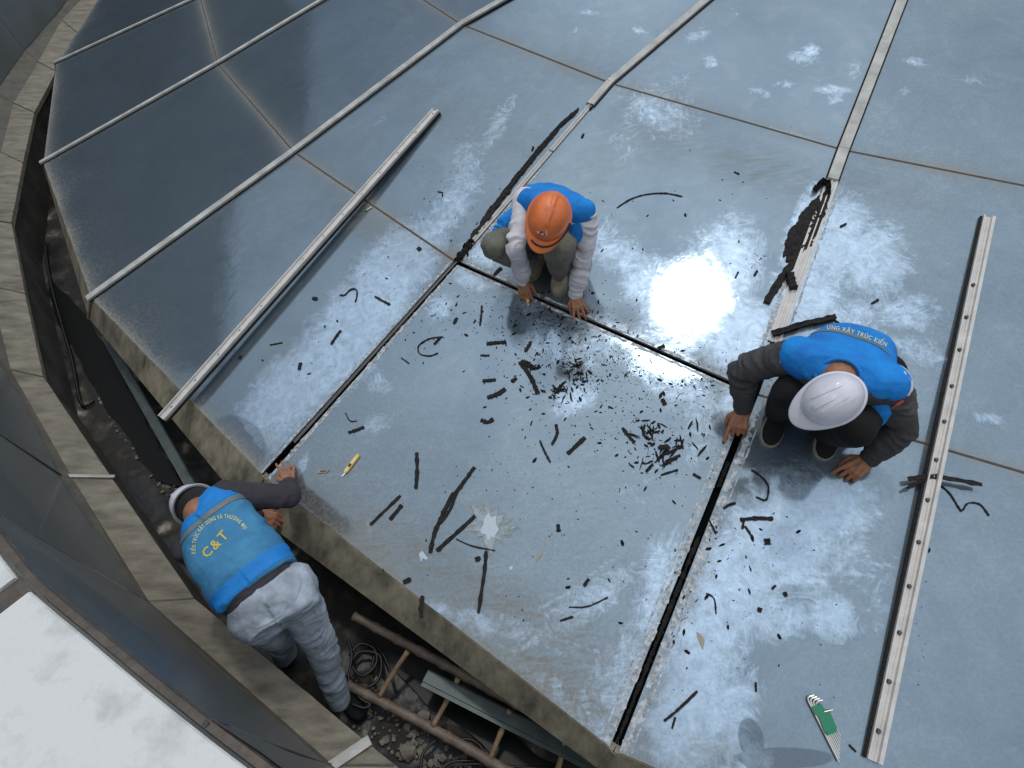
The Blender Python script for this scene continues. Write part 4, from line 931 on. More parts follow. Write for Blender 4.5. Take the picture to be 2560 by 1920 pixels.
def crumb_label(x, y):
    if x < 1135 and y < 655 - (1140 - x) * .0 and x < 1140 + (655 - y) * .9: return 'small black sealant crumb on the upper left pane beside the peeled rib'
    if y < 655 + (x - 1140) * .44: return 'small black sealant crumb on the pane behind the opened joint between the workers'
    if x < 1140 - (y - 655) * .9: return 'small black sealant crumb on the smeared pane left of the opened rib joint'
    if x > 1888 - (y - 985) * .396: return 'small black sealant crumb on the smeared pane below the white-helmeted worker'
    if y < 860 and x < 1560: return 'small black sealant crumb just below the hands of the orange-helmeted worker'
    if x > 1530 and y < 1230: return 'small black sealant crumb in the right-hand scatter of the centre pane'
    if y < 1020: return 'small black sealant crumb around the tangled heap in the middle of the centre pane'
    return 'small black sealant crumb on the lower part of the centre pane'
items = []
for cx_, cy_, rx, ry, n_ in CL:
    for i in range(int(n_ * 1.5)):
        x, y = rnd.gauss(cx_, rx * .55), rnd.gauss(cy_, ry * .55); s = min(.013, .0026 + rnd.expovariate(1 / .0024))
        # keep them off the open joints
        items.append((s, x, y))
def near_joint(p):
    for k, j, kk in ((3, 0, 'r'), (4, 0, 'r'), (3, 1, 'c')):
        a_, b_ = (node(k, 0), node(k, 1)) if kk == 'r' else (node(3, 1), node(4, 1))
        t = (b_ - a_).normalized(); d = p - a_; d = d - t * d.dot(t)
        if d.length < .026: return True
    return False
items.sort(reverse=True); mb = MB(); cnt = 0
for s, x, y in items:
    p, n = R(x, y); 
    if near_joint(p): continue
    a_ = rnd.uniform(0, 6.28)
    if cnt < 235:
        o = D.objects.new('rubber_crumb', CM[cnt % 10]); COL.objects.link(o)
        o.location = p - n * .0005; o.scale = (s * 1.25, s * .9, s * .75)
        o.rotation_euler = (n.to_track_quat('Z', 'Y').to_matrix() @ Matrix.Rotation(a_, 3, 'Z')).to_euler()
        o['label'] = crumb_label(x, y); o['category'] = 'rubber crumb'; o['group'] = 'sealant crumbs: ' + crumb_label(x, y)[26:]
        cnt += 1
    else:
        q = n.to_track_quat('Z', 'Y').to_matrix() @ Matrix.Rotation(a_, 3, 'Z'); me = CM[cnt % 10]; cnt += 1
        mb.add([p + q @ V3((v.co.x * s, v.co.y * s * .8, v.co.z * s * .7)) for v in me.vertices], [tuple(f.vertices) for f in me.polygons])
solo('rubber_dust', mb.v, mb.f, M['rubber'], 'fine black sealant crumbs strewn over the glass', 'rubber crumbs', kind='stuff')
# two tangled clumps of pieces
def clump(cx_, cy_, r_, n_, label, seed, ln=.05):
    rg = random.Random(seed); m_ = MB()
    for i in range(n_):
        x, y = cx_ + rg.gauss(0, r_ * .5), cy_ + rg.gauss(0, r_ * .4); p, n = R(x, y); a_ = rg.uniform(0, 6.28); t = n.cross(V3((math.cos(a_), math.sin(a_), 0))).normalized()
        L_ = ln * rg.uniform(.4, 1.2); z = rg.uniform(.001, .009); p0 = p + n * z - t * L_ / 2; p1 = p + n * rg.uniform(.001, .009) + t * L_ / 2
        w_ = rg.uniform(.004, .012); s_ = t.cross(n)
        m_.sweep([p0, lerp(p0, p1, .35) + s_ * rg.uniform(-.004, .004), lerp(p0, p1, .7) + n * .002, p1], n, [[(-w_ * .3, 0), (0, .004), (w_ * .3, 0)], [(-w_ * .5, 0), (0, .007), (w_ * .5, 0)], [(-w_ * .5, 0), (0, .006), (w_ * .4, 0)], [(-w_ * .15, 0), (0, .003), (w_ * .15, 0)]])
    o = solo('rubber_clump', m_.v, m_.f, M['rubber'], label, 'rubber pieces', kind='stuff')
clump(1437, 932, 38, 24, 'tangled heap of cut sealant near the middle of the centre pane', 1)
clump(1402, 980, 24, 16, 'spiky bundle of black shards below the tangled heap', 2, .06)
clump(1660, 1125, 80, 34, 'wide tangle of thin black cuttings in front of the white-helmeted worker', 3, .06)
clump(1620, 1075, 30, 14, 'small knot of black cuttings above the wide tangle', 4, .05)
clump(1330, 920, 22, 8, 'few thick flakes on the longest shard', 5, .05)

# white star stain of dried paste and pale flakes
def patch(cpx, outline, mt, name, label, cat, lift=.001, jag=0.):
    c, n = R(*cpx); P_ = []
    for x, y in outline: P_.append(R(x, y, lift)[0])
    vs = [c + n * (lift + .0015)] + P_; return solo(name, vs, [(0, i + 1, (i + 1) % len(P_) + 1) for i in range(len(P_))], mt, label, cat)
rg = random.Random(3); star = []
spikes = [(0, 84, .0), (26, 62, 0), (52, 58, 0), (86, 92, 0), (112, 50, 0), (140, 48, 0), (170, 66, 0), (192, 60, 0), (232, 88, 0), (262, 66, 0), (292, 62, 0), (318, 60, 0), (340, 66, 0)]
for a_, r1_, _ in spikes:
    star.append((a_, r1_)); star.append((a_ + 13, r1_ * .70))
star.sort(); ol = [(1222 + math.cos(math.radians(a_)) * r_ * 1.02, 1318 + math.sin(math.radians(a_)) * r_ * .95) for a_, r_ in star]
ps = thing('paste_stain', 'star-shaped white smear of dried paste on the lower centre pane', 'stain', R(1222, 1318)[0])
def ppatch(cpx, outline, mt, name, lift):
    c, n = R(*cpx); P_ = [R(x, y, lift)[0] for x, y in outline]; part(name, [c + n * (lift + .0012)] + P_, [(0, i + 1, (i + 1) % len(P_) + 1) for i in range(len(P_))], mt, ps)
ppatch((1222, 1318), ol, M['pasteb'], 'brown_edge', .001)
ppatch((1222, 1318), [(1222 + (x - 1222) * .80 + 2, 1318 + (y - 1318) * .80) for x, y in ol], M['paste'], 'white_middle', .0035)
ppatch((1225, 1315), [(1225 + 20 * math.cos(a_) * (1 + .22 * math.sin(5 * a_)), 1318 + 30 * math.sin(a_) * (1 + .22 * math.cos(7 * a_))) for a_ in np.linspace(0, 6.0, 26)], M['chip'], 'pale_core', .0060)
patch((1058, 1392), [(1047, 1385), (1056, 1377), (1062, 1385), (1071, 1397), (1064, 1400), (1058, 1396), (1053, 1405)], M['chip'], 'pale_flake', 'pale blue white flake beside the long bowed strip', 'flake', .002)
patch((1277, 1421), [(1272, 1420), (1276, 1415), (1283, 1417), (1281, 1424), (1275, 1426)], M['chip'], 'pale_flake', 'tiny white speck right of the long vertical strip', 'flake', .002)
patch((1348, 1388), [(1338, 1402), (1344, 1386), (1356, 1374), (1356, 1386), (1346, 1398), (1340, 1408)], M['cream'], 'pale_flake', 'curled tan leaf-like flake right of the white star stain', 'flake', .003)
patch((1753, 1598), [(1741, 1580), (1752, 1585), (1762, 1600), (1757, 1625), (1750, 1610), (1745, 1598)], M['cream'], 'pale_flake', 'tan dried leaf on the smeared pane beside the lower rib joint', 'leaf', .003)

# ------------------------------------------------------------------ tools
def on_glass(px, py): return R(px, py)
kn = thing('utility_knife', 'yellow snap-blade utility knife lying on the centre pane', 'knife', R(875, 1165)[0])
a, n = R(898, 1138); b, _ = R(858, 1190); t, s_, n = frame(b - a, n)
L_ = (b - a).length
def pl(pts, z0, z1, o, t, s_, n):
    v = [o + t * x + s_ * y + n * z0 for x, y in pts] + [o + t * x + s_ * y + n * z1 for x, y in pts]; k_ = len(pts)
    return v, [tuple(range(k_))[::-1], tuple(range(k_, 2 * k_))] + [(i, (i + 1) % k_, k_ + (i + 1) % k_, k_ + i) for i in range(k_)]
part('handle', *pl([(0, -.006), (.006, -.010), (L_ * .8, -.011), (L_ * .86, -.006), (L_ * .86, .006), (L_ * .8, .011), (.006, .010), (0, .006)], .001, .013, a, t, s_, n), M['knife'], kn)
part('slider_track', *pl([(.02, -.003), (L_ * .8, -.003), (L_ * .8, .003), (.02, .003)], .012, .0145, a, t, s_, n), M['chrome'], kn)
part('slider', *pl([(L_ * .45, -.005), (L_ * .6, -.005), (L_ * .6, .005), (L_ * .45, .005)], .014, .019, a, t, s_, n), M['strap'], kn)
part('blade', *pl([(L_ * .84, -.005), (L_, -.005), (L_ * 1.08, .005), (L_ * .84, .005)], .004, .0052, a, t, s_, n), M['chrome'], kn)
bl = thing('blade_pack', 'small pale snapped blade piece left of the yellow knife', 'blade', R(806, 1179)[0])
a, n = R(792, 1180); b, _ = R(824, 1178); t, s_, n = frame(b - a, n); L_ = (b - a).length
part('blade_case', *pl([(0, 0), (L_ * .25, -.008), (L_, -.008), (L_ * .8, .009), (L_ * .05, .009)], .001, .006, a, t, s_, n), M['cream'], bl)
part('blade_edge', *pl([(L_ * .3, -.004), (L_ * .85, -.004), (L_ * .7, .004), (L_ * .3, .004)], .006, .0075, a, t, s_, n), M['seal'], bl)
sb = thing('loose_bolt', 'short steel bolt lying beside the ring joint left of the peeled sealant', 'bolt', R(925, 523)[0])
a, n = R(917, 527); b, _ = R(930, 519); t, s_, n = frame(b - a, n)
part('shank', *(lambda m: (m.v, m.f))(MB().tube([a + n * .006, b + n * .006], .004, 8)), M['chrome'], sb)
part('bolt_head', *(lambda m: (m.v, m.f))(MB().tube([a + n * .007 - t * .006, a + n * .007], .008, 6)), M['screw'], sb)
hk = thing('hex_key_set', 'set of steel hex keys in a green plastic holder lying on the right pane', 'tool set', R(2060, 1810)[0])
O, n = R(2038, 1760); E_, _ = R(2108, 1898); t, s_, n = frame(E_ - O, n); LL = (E_ - O).length
s_ = -s_ if (s_.dot(cr) < 0) else s_
hp_ = [(-.002, -.022), (.028, -.026), (.036, -.015), (.095, -.022), (.105, -.018), (.105, .024), (.098, .030), (.036, .036), (.030, .022), (.0, .018)]
part('holder', *pl([(x + LL * .02, y) for x, y in hp_], .003, .020, O, t, s_, n), M['green'], hk)
part('holder_lip', *pl([(x + LL * .02, y) for x, y in [(.098, -.019), (.110, -.017), (.110, .023), (.098, .027)]], .002, .022, O, t, s_, n), M['green'], hk)
for i in range(8):
    y = -.024 + i * .0078; r_ = .0042 - i * .00036; Lk = LL * (1.0 - i * .052)
    if i < 4: x0 = -.034 + i * .009
    else: x0 = .034 + (i - 4) * .001
    y2 = y + (.032 if i < 4 else .020)
    pts = [O + t * Lk + s_ * y + n * .011, O + t * (x0 + .012) + s_ * y + n * .011, O + t * (x0 + .003) + s_ * (y + .004) + n * .012, O + t * x0 + s_ * (y + .012) + n * .013, O + t * (x0 + .002) + s_ * y2 + n * (.013 if i < 4 else .024)]
    if i >= 4: pts = [pts[0], O + t * (x0 + .012) + s_ * y + n * .011, O + t * (x0 + .003) + s_ * (y + .002) + n * .020, O + t * (x0) + s_ * (y + .006) + n * .024, pts[4]]
    part('hex_key', *(lambda m: (m.v, m.f))(MB().tube(pts, r_, 6)), M['chrome'], hk)

# ------------------------------------------------------------------ figures
def capsule(m_, p0, r0, p1, r1, n=14):
    p0, p1 = V3(p0), V3(p1); d = p1 - p0; L_ = max(d.length, 1e-6); t = d / L_; up = V3((0, 0, 1)) if abs(t.z) < .9 else V3((1, 0, 0))
    a = t.cross(up).normalized(); b = a.cross(t); rings = []
    for i in range(6):
        th = math.pi / 2 * (1 - i / 5.); rings.append((p0 - t * r0 * math.sin(th), r0 * max(math.cos(th), .02)))
    for i in range(6):
        th = math.pi / 2 * i / 5.; rings.append((p1 + t * r1 * math.sin(th), r1 * max(math.cos(th), .02)))
    m_.loft([[c + (a * math.cos(2 * math.pi * j / n) + b * math.sin(2 * math.pi * j / n)) * r for j in range(n)] for c, r in rings])
def chain(m_, pts, rr):
    for i in range(len(pts) - 1): capsule(m_, pts[i], rr[i], pts[i + 1], rr[i + 1])
def ell(m_, c, ax, ay, az, n=16):
    rings = []
    for i in range(9):
        th = math.pi * (i + .02) / 8.04 - math.pi / 2
        rings.append([V3(c) + V3(az) * math.sin(th) + (V3(ax) * math.cos(2 * math.pi * j / n) + V3(ay) * math.sin(2 * math.pi * j / n)) * math.cos(th) for j in range(n)])
    m_.loft(rings)
def sect(c, rt, dp, hw, hd, n=26, e=2.6):
    out_ = []
    for j in range(n):
        a = 2 * math.pi * j / n; x, y = math.cos(a), math.sin(a)
        x = math.copysign(abs(x) ** (2 / e), x); y = math.copysign(abs(y) ** (2 / e), y)
        out_.append(V3(c) + V3(rt) * x * hw + V3(dp) * y * hd)
    return out_
def fuse(m_, voxel=.006, smooth=6):
    me = D.meshes.new('tmp'); me.from_pydata([tuple(v) for v in m_.v], [], m_.f); bm = bmesh.new(); bm.from_mesh(me); bmesh.ops.recalc_face_normals(bm, faces=bm.faces); bm.to_mesh(me); bm.free()
    o = D.objects.new('tmp', me); COL.objects.link(o)
    r_ = o.modifiers.new('r', 'REMESH'); r_.mode = 'VOXEL'; r_.voxel_size = voxel; r_.adaptivity = 0
    if smooth: s = o.modifiers.new('s', 'SMOOTH'); s.factor = .5; s.iterations = smooth
    dg = bpy.context.evaluated_depsgraph_get(); e = o.evaluated_get(dg).to_mesh()
    n = len(e.vertices); co = np.empty(n * 3); e.vertices.foreach_get('co', co); fs_ = [tuple(p.vertices) for p in e.polygons]; nr = np.empty(n * 3); e.vertices.foreach_get('normal', nr)
    o.evaluated_get(dg).to_mesh_clear(); D.objects.remove(o); D.meshes.remove(me)
    return co.reshape(-1, 3), fs_, nr.reshape(-1, 3)
def wrinkle(co, nr, bones, amp, freq, seed=0, low=.3):
    """cloth folds: ridges across each bone, fading and wandering round it"""
    B0 = np.array([tuple(b[0]) for b in bones]); B1 = np.array([tuple(b[1]) for b in bones]); d = B1 - B0; L2 = (d * d).sum(1)
    t = np.clip(((co[:, None] - B0[None]) * d[None]).sum(2) / L2[None], 0, 1); c = B0[None] + d[None] * t[..., None]; dist = np.linalg.norm(co[:, None] - c, axis=2); bi = dist.argmin(1)
    tt = t[np.arange(len(co)), bi] * np.sqrt(L2[bi]) ; amps = np.array([b[2] if len(b) > 2 else 1. for b in bones])[bi]
    out_ = np.empty(len(co))
    for i in range(len(co)):
        p = V3(co[i]); wv = noise.noise(p * 9 + V3((seed, 0, 0))) * .05 + noise.noise(p * 22 + V3((seed, 5, 0))) * .012
        s = noise.noise(V3(((tt[i] + wv) * freq, bi[i] * 7.3 + seed, noise.noise(p * 5) * 1.2)))
        m2 = .5 + .9 * noise.noise(p * 6 + V3((0, seed, 3)))
        out_[i] = (1 - abs(s) * 2.6) * m2 + low * noise.noise(p * 14)
    return co + nr * (out_ * amp * amps)[:, None]
def hand(m_, wr, d, up, side, curl=.5, spread=.18, scale=1., thumb=.9, curls=None):
    """palm and five fingers: d = wrist to knuckles, up = back of hand, side = towards the thumb"""
    d = V3(d).normalized(); up = (V3(up) - d * V3(up).dot(d)).normalized(); sd_ = d.cross(up); sd_ = sd_ if sd_.dot(V3(side)) > 0 else -sd_
    S = scale; kn_ = []
    capsule(m_, wr - d * .02 * S, .024 * S, wr + d * .02 * S, .026 * S)
    for i, y in enumerate((.032, .011, -.011, -.031)):
        k_ = wr + d * (.088 - abs(i - 1.2) * .005) * S + sd_ * y * S; kn_.append(k_)
        chain(m_, [wr + d * .012 * S + sd_ * y * .6 * S, k_], [.016 * S, .0125 * S])
    chain(m_, [wr + d * .02 * S, wr + d * .06 * S], [.020 * S, .018 * S])
    ln_ = [(.040, .025, .020), (.045, .029, .022), (.041, .027, .021), (.032, .021, .018)]
    for i, k_ in enumerate(kn_):
        c_ = (curls[i] if curls else curl); ang_ = (1.5 - i) * spread; dd = (d * math.cos(ang_) + sd_ * math.sin(ang_)).normalized(); p = k_; rr = (.0105, .0095, .0088, .0075); bend = 0.
        for q in range(3):
            bend += c_ * (.75, 1.0, .7)[q]; v = dd * math.cos(bend) - up * math.sin(bend); p2 = p + v * ln_[i][q] * S; capsule(m_, p, rr[q] * S, p2, rr[q + 1] * S, 10); p = p2
    b = wr + d * .022 * S + sd_ * .020 * S; v = (d * .62 + sd_ * .70 - up * .35).normalized(); p1 = b + v * .042 * S; v2 = (d * (.95) + sd_ * .25 * (1 - thumb) - up * (.35 + curl * .4)).normalized(); p2 = p1 + v2 * .032 * S; p3 = p2 + (v2 - up * .2 * curl).normalized() * .026 * S
    chain(m_, [b, p1, p2, p3], [.016 * S, .013 * S, .0115 * S, .009 * S])
def head(m_, c, up, fwd, K=.86):
    m0 = len(m_.v)
    up = V3(up).normalized(); f = (V3(fwd) - up * V3(fwd).dot(up)).normalized(); s_ = f.cross(up)
    ell(m_, c, s_ * .074, f * .093, up * .100); ell(m_, c - up * .055 + f * .030, s_ * .054, f * .058, up * .062)
    capsule(m_, c + f * .088 - up * .005, .009, c + f * .104 - up * .035, .013)
    for q in (-1, 1):
        ell(m_, c + s_ * q * .074 - up * .015 - f * .005, s_ * .010, f * .017, up * .030); ell(m_, c + s_ * q * .030 + f * .078 - up * .004, s_ * .016, f * .010, up * .009); capsule(m_, c + s_ * q * .012 + f * .090 + up * .016, .007, c + s_ * q * .050 + f * .074 + up * .018, .006)
    capsule(m_, c + f * .086 - up * .064 - s_ * .020, .006, c + f * .086 - up * .064 + s_ * .020, .006)
    for i_ in range(m0, len(m_.v)): m_.v[i_] = c + (m_.v[i_] - c) * K
def mesh_part(name, co, fs_, mt, parent, label=None): return part(name, [V3(c) for c in co], fs_, mt, parent, smooth=True, label=label)
def helmet(root, c, up, fwd, mt, style, scl=1.):
    up = V3(up).normalized(); f = (V3(fwd) - up * V3(fwd).dot(up)).normalized(); s_ = f.cross(up)
    A_, Bf, Bb, Hh_ = [q * scl for q in (.112, .140, .138, .118)]; rings = []; nn = 48
    def P_(a, r_, z): 
        x, y = math.cos(a), math.sin(a); return c + s_ * x * A_ * r_ + f * y * (Bf if y > 0 else Bb) * r_ + up * z
    vs = []
    prof = [(1.0 * math.cos(t_), Hh_ * math.sin(t_)) for t_ in np.linspace(0, math.pi / 2 * .985, 16)]
    for r_, z in prof:
        rr = r_ ** .86
        ring = []
        for j in range(nn):
            a = 2 * math.pi * j / nn; dz = 0
            y = math.sin(a); x = math.cos(a)
            if style == 'ridge' and abs(x) * rr < .085 and rr < .97: dz = .0075
            if style == 'vee':
                xx = x * rr; yy = y * rr
                dz = .004 * math.exp(-((abs(xx) - .40) / .05) ** 2) * (abs(yy) < .7)
            ring.append(P_(a, rr, z + dz) )
        rings.append(ring)
    m_ = MB(); m_.loft(rings, cap=False); k_ = len(m_.v) - nn; m_.f.append(tuple(k_ + j for j in range(nn)))
    sh = part('helmet', m_.v, m_.f, mt, root, smooth=True)
    root = sh
    md = sh.modifiers.new('solid', 'SOLIDIFY'); md.thickness = .003; md.offset = 1
    if style in ('ridge',):  # crisp central ridge
        pts = []; nr = []
        for t_ in np.linspace(-1.0, .98, 30):
            y = t_; r_ = abs(y); z = Hh_ * math.sin(math.acos(min(r_ ** (1 / .86), 1.))); p = c + f * y * (Bf if y > 0 else Bb) * .93 + up * (z + .001); pts.append(p); nr.append((up * (1.01 - r_) + f * y).normalized())
        wv = [[(-.009 - .007 * max(0, t_), -.004), (-.008 - .005 * max(0, t_), .0045), (.008 + .005 * max(0, t_), .0045), (.009 + .007 * max(0, t_), -.004)] for t_ in np.linspace(-1, .98, 30)]
        m2 = MB().sweep(pts[3:-3], nr[3:-3], wv[3:-3]); part('ridge', m2.v, m2.f, mt, root, smooth=False)
    if style == 'vee':
        for q in (-1, 0, 1):
            pts, nr = [], []
            for t_ in np.linspace(-.50 if q else -.1, .72 if q else .8, 18):
                xx = q * (.22 + .10 * (t_ + .6)) ; yy = t_; r_ = min(math.hypot(xx, yy), .97); z = Hh_ * math.sin(math.acos(r_ ** (1 / .86)))
                pts.append(c + s_ * xx * A_ + f * yy * (Bf if yy > 0 else Bb) + up * z); nr.append((up * (1.02 - r_) + f * yy * .8 + s_ * xx * .8).normalized())
            wd = .0055 if q else .016; hh_ = .0070
            m2 = MB().sweep(pts, nr, [[(-wd * e_, -.006), (-wd * .6 * e_, hh_ * e_), (wd * .6 * e_, hh_ * e_), (wd * e_, -.006)] for e_ in [min(1, .3 + min(i_, 17 - i_) * .25) for i_ in range(18)]]); part('ridge', m2.v, m2.f, mt, root)
    # rim and peak
    rings = []
    for (dr, z) in ((0, .006), (.006, .004), (.012, -.001), (.012, -.004), (.004, -.003), (-.004, .0)):
        ring = []
        for j in range(nn):
            a = 2 * math.pi * j / nn; y = math.sin(a); pk = max(0, (y - .25) / .75) ** 1.3 * .046 if dr > 0 else 0
            if dr == .004: pk *= .9
            ring.append(c + s_ * math.cos(a) * (A_ + dr) + f * (y * (Bf if y > 0 else Bb) + y * dr + pk) + up * (z - pk * .45))
        rings.append(ring)
    m_ = MB().loft(rings, cap=False); part('brim', m_.v, m_.f, mt, root, smooth=True)
    m_ = MB()
    band = []
    for j in range(33):
        a = 2 * math.pi * j / 32; band.append(c + s_ * math.cos(a) * (A_ - .016) + f * math.sin(a) * (Bf - .02) + up * -.012)
    m_.sweep(band, up, [(-.0015, -.012), (-.0015, .012), (.0015, .012), (.0015, -.012)]); part('headband', m_.v, m_.f, M['strap'], root)
    return (c, up, f, s_, A_, Bf, Hh_)
def kid(root, nm): return [c for c in root.children if c.name.startswith(nm)][0]
def bvh_of(co, fs_): return BVHTree.FromPolygons([V3(c) for c in co], fs_)
def hit(bvh, px, py, lift=.002):
    h, n, i, d = bvh.ray_cast(CAM, ray(px, py))
    if h is None: return None
    if n.dot(CAM - h) < 0: n = -n
    return h + n * lift
def glyph(ch):
    cu_ = D.curves.new('g', 'FONT'); cu_.body = ch; cu_.size = 1; cu_.resolution_u = 2; cu_.offset = .018
    o = D.objects.new('g', cu_); COL.objects.link(o); dg = bpy.context.evaluated_depsgraph_get(); dg.update(); e = o.evaluated_get(dg).to_mesh()
    bm = bmesh.new(); bm.from_mesh(e); bmesh.ops.triangulate(bm, faces=bm.faces); 
    for _ in range(2):
        ed = [x for x in bm.edges if x.calc_length() > .16]
        if ed: bmesh.ops.subdivide_edges(bm, edges=ed, cuts=1); bmesh.ops.triangulate(bm, faces=bm.faces)
    vs = [(v.co.x, v.co.y) for v in bm.verts]; fs_ = [tuple(v.index for v in f.verts) for f in bm.faces]; bm.free(); D.objects.remove(o); D.curves.remove(cu_)
    return vs, fs_
def text_on(bvh, txt, path, hpx, mt, root, name, flip=False, wscale=1., lift=.0022, mat2=None):
    """lettering printed on a garment: glyphs follow a pixel path over the surface they lie on"""
    P_ = [V3((x, y, 0)) for x, y in path]; fine = []
    for i in range(len(P_) - 1):
        p0, p1, p2, p3 = P_[max(i - 1, 0)], P_[i], P_[i + 1], P_[min(i + 2, len(P_) - 1)]
        for q in range(12):
            t = q / 12; fine.append(.5 * ((2 * p1) + (p2 - p0) * t + (2 * p0 - 5 * p1 + 4 * p2 - p3) * t * t + (3 * p1 - p0 - 3 * p2 + p3) * t ** 3))
    fine.append(P_[-1]); acc = [0]
    for a_, b_ in zip(fine, fine[1:]): acc.append(acc[-1] + (b_ - a_).length)
    gl = []; adv = 0
    for ch in txt:
        if ch == ' ': adv += .38; continue
        vs, fs_ = glyph(ch); mx_ = max([v[0] for v in vs] or [0]); gl.append((adv, mx_, vs, fs_)); adv += mx_ + .10
    sc = acc[-1] / adv
    def at(s):
        s = min(max(s, 0), acc[-1] - 1e-6); k_ = next(i for i in range(len(acc) - 1) if acc[i + 1] > s); u = (s - acc[k_]) / (acc[k_ + 1] - acc[k_]); t = (fine[k_ + 1] - fine[k_]).normalized(); return lerp(fine[k_], fine[k_ + 1], u), t
    for a_, mx_, vs, fs_ in gl:
        c, t = at((a_ + mx_ / 2) * sc); up = V3((t.y, -t.x, 0)); W3_, ok = [], True
        for x, y in vs:
            q = c + t * (x - mx_ / 2) * sc * wscale + up * y * hpx * 1.38; h = hit(bvh, q.x, q.y, lift)
            if h is None: ok = False; break
            W3_.append(h)
        if ok: part(name, W3_, fs_, mt, root)
def band_of(co, fs_, nr, o, ax, lo, hi, mt, root, name, lift=.0025, sel=None):
    """a tape sewn on the cloth: the cloth's own surface between two planes, a little proud"""
    bm = bmesh.new(); vv = [bm.verts.new(V3(c) + V3(n) * lift) for c, n in zip(co, nr)]; bm.verts.ensure_lookup_table()
    for f in fs_:
        m__ = sum((V3(co[i]) for i in f), V3()) / len(f); s = (m__ - V3(o)).dot(V3(ax))
        if lo - .02 < s < hi + .02 and (sel is None or sel(m__)):
            bm.faces.new([vv[i] for i in f])
    for s, sg in ((lo, -1), (hi, 1)):
        bmesh.ops.bisect_plane(bm, geom=bm.verts[:] + bm.edges[:] + bm.faces[:], plane_co=V3(o) + V3(ax) * s, plane_no=V3(ax) * sg, clear_outer=True)
    for v in [v for v in bm.verts if not v.link_faces]: bm.verts.remove(v)
    bm.verts.index_update(); vs = [v.co.copy() for v in bm.verts]; f2 = [tuple(v.index for v in f.verts) for f in bm.faces]; bm.free()
    if f2: return part(name, vs, f2, mt, root, smooth=True)
def shoe(root, heel, toe, up, mt, sole, w_=.046, h_=.075, laces=True, nm='shoe'):
    t, s_, n = frame(V3(toe) - V3(heel), up); L_ = (V3(toe) - V3(heel)).length; heel = V3(heel)
    prof = [(0, .5, .55), (.06, .72, .95), (.25, .80, 1.05), (.42, .80, 1.0), (.55, .90, .80), (.72, 1.0, .62), (.88, .86, .50), (.97, .55, .36), (1.0, .25, .22)]
    m_ = MB(); m_.loft([sect(heel + t * L_ * u + n * (.018 + h_ * hh * .5), s_, n, w_ * ww_, h_ * hh * .5, 18, 2.4) for u, ww_, hh in prof])
    co, f_, nr = fuse(m_, .005, 4); up_ = mesh_part(nm, co, f_, mt, root); root = up_
    m_ = MB(); ol_ = []
    for u, ww_, hh in prof: ol_.append((u * L_, ww_ * w_ + .003))
    poly = [(x, y) for x, y in ol_] + [(x, -y) for x, y in reversed(ol_)]
    part('sole', *pl(poly, .000, .026, heel, t, s_, n), sole, root)
    if laces:
        m_ = MB()
        for u in (.42, .50, .58, .66):
            hh = np.interp(u, [p[0] for p in prof], [p[2] for p in prof]); z = .018 + h_ * hh
            m_.tube([heel + t * (L_ * u) + s_ * -.026 + n * (z - .012), heel + t * (L_ * u + .004) + n * (z + .002), heel + t * L_ * u + s_ * .026 + n * (z - .012)], .0028, 6)
        part('laces', m_.v, m_.f, M['strap'], root)
        m_ = MB(); capsule(m_, heel + t * L_ * .36 + n * (h_ * 1.02 + .008), .016, heel + t * L_ * .52 + n * (h_ * .90 + .008), .013); part('tongue', m_.v, m_.f, M['strap'], root, smooth=True)

def build_person(label, base, spec):
    """continuous body mesh as the person; clothes, helmet and shoes as its children"""
    m_ = MB(); s = spec
    for ch_ in s['limbs']: chain(m_, *ch_)
    if 'torso' in s: m_.loft(s['torso_core'])
    head(m_, s['head'], s['hup'], s['hfwd']); capsule(m_, s['head'] - V3(s['hup']).normalized() * .07, .052, s['neck'], .058)
    co, f_, nr = fuse(m_, .006, 5)
    mh = MB()
    for h_ in s['hands']: hand(mh, **h_)
    co2, f2, _ = fuse(mh, .0032, 3)
    n0 = len(co); allc = np.vstack([co, co2]); ff = f_ + [tuple(i + n0 for i in q) for q in f2]
    me = new_mesh('person', [V3(c) - V3(base) for c in allc], ff, M['skin'], smooth=True)
    o = D.objects.new('person', me); COL.objects.link(o); o.location = base; ORG[o.name] = V3(base); o['label'] = label; o['category'] = 'person'
    return o
def garment(root, name, build, voxel, smooth, mt, bones=None, amp=.006, freq=26, seed=0, label=None):
    m_ = MB(); build(m_); co, f_, nr = fuse(m_, voxel, smooth)
    if bones: co = wrinkle(co, nr, bones, amp, freq, seed)
    mesh_part(name, co, f_, mt, root, label); return co, f_, nr
def torso_rings(c0, c1, rt0, rt1, dorsal, hw, hd, us, bow=0.):
    out_ = []
    for u, a_, b_ in zip(us, hw, hd):
        c = lerp(V3(c0), V3(c1), u) + V3(dorsal) * bow * math.sin(math.pi * min(max(u, 0), 1)); rt = lerp(V3(rt0), V3(rt1), min(max(u, 0), 1)).normalized(); ax = (V3(c1) - V3(c0)).normalized(); dp = rt.cross(ax).normalized(); dp = dp if dp.dot(V3(dorsal)) > 0 else -dp
        out_.append(sect(c, rt, dp, a_, b_))
    return out_

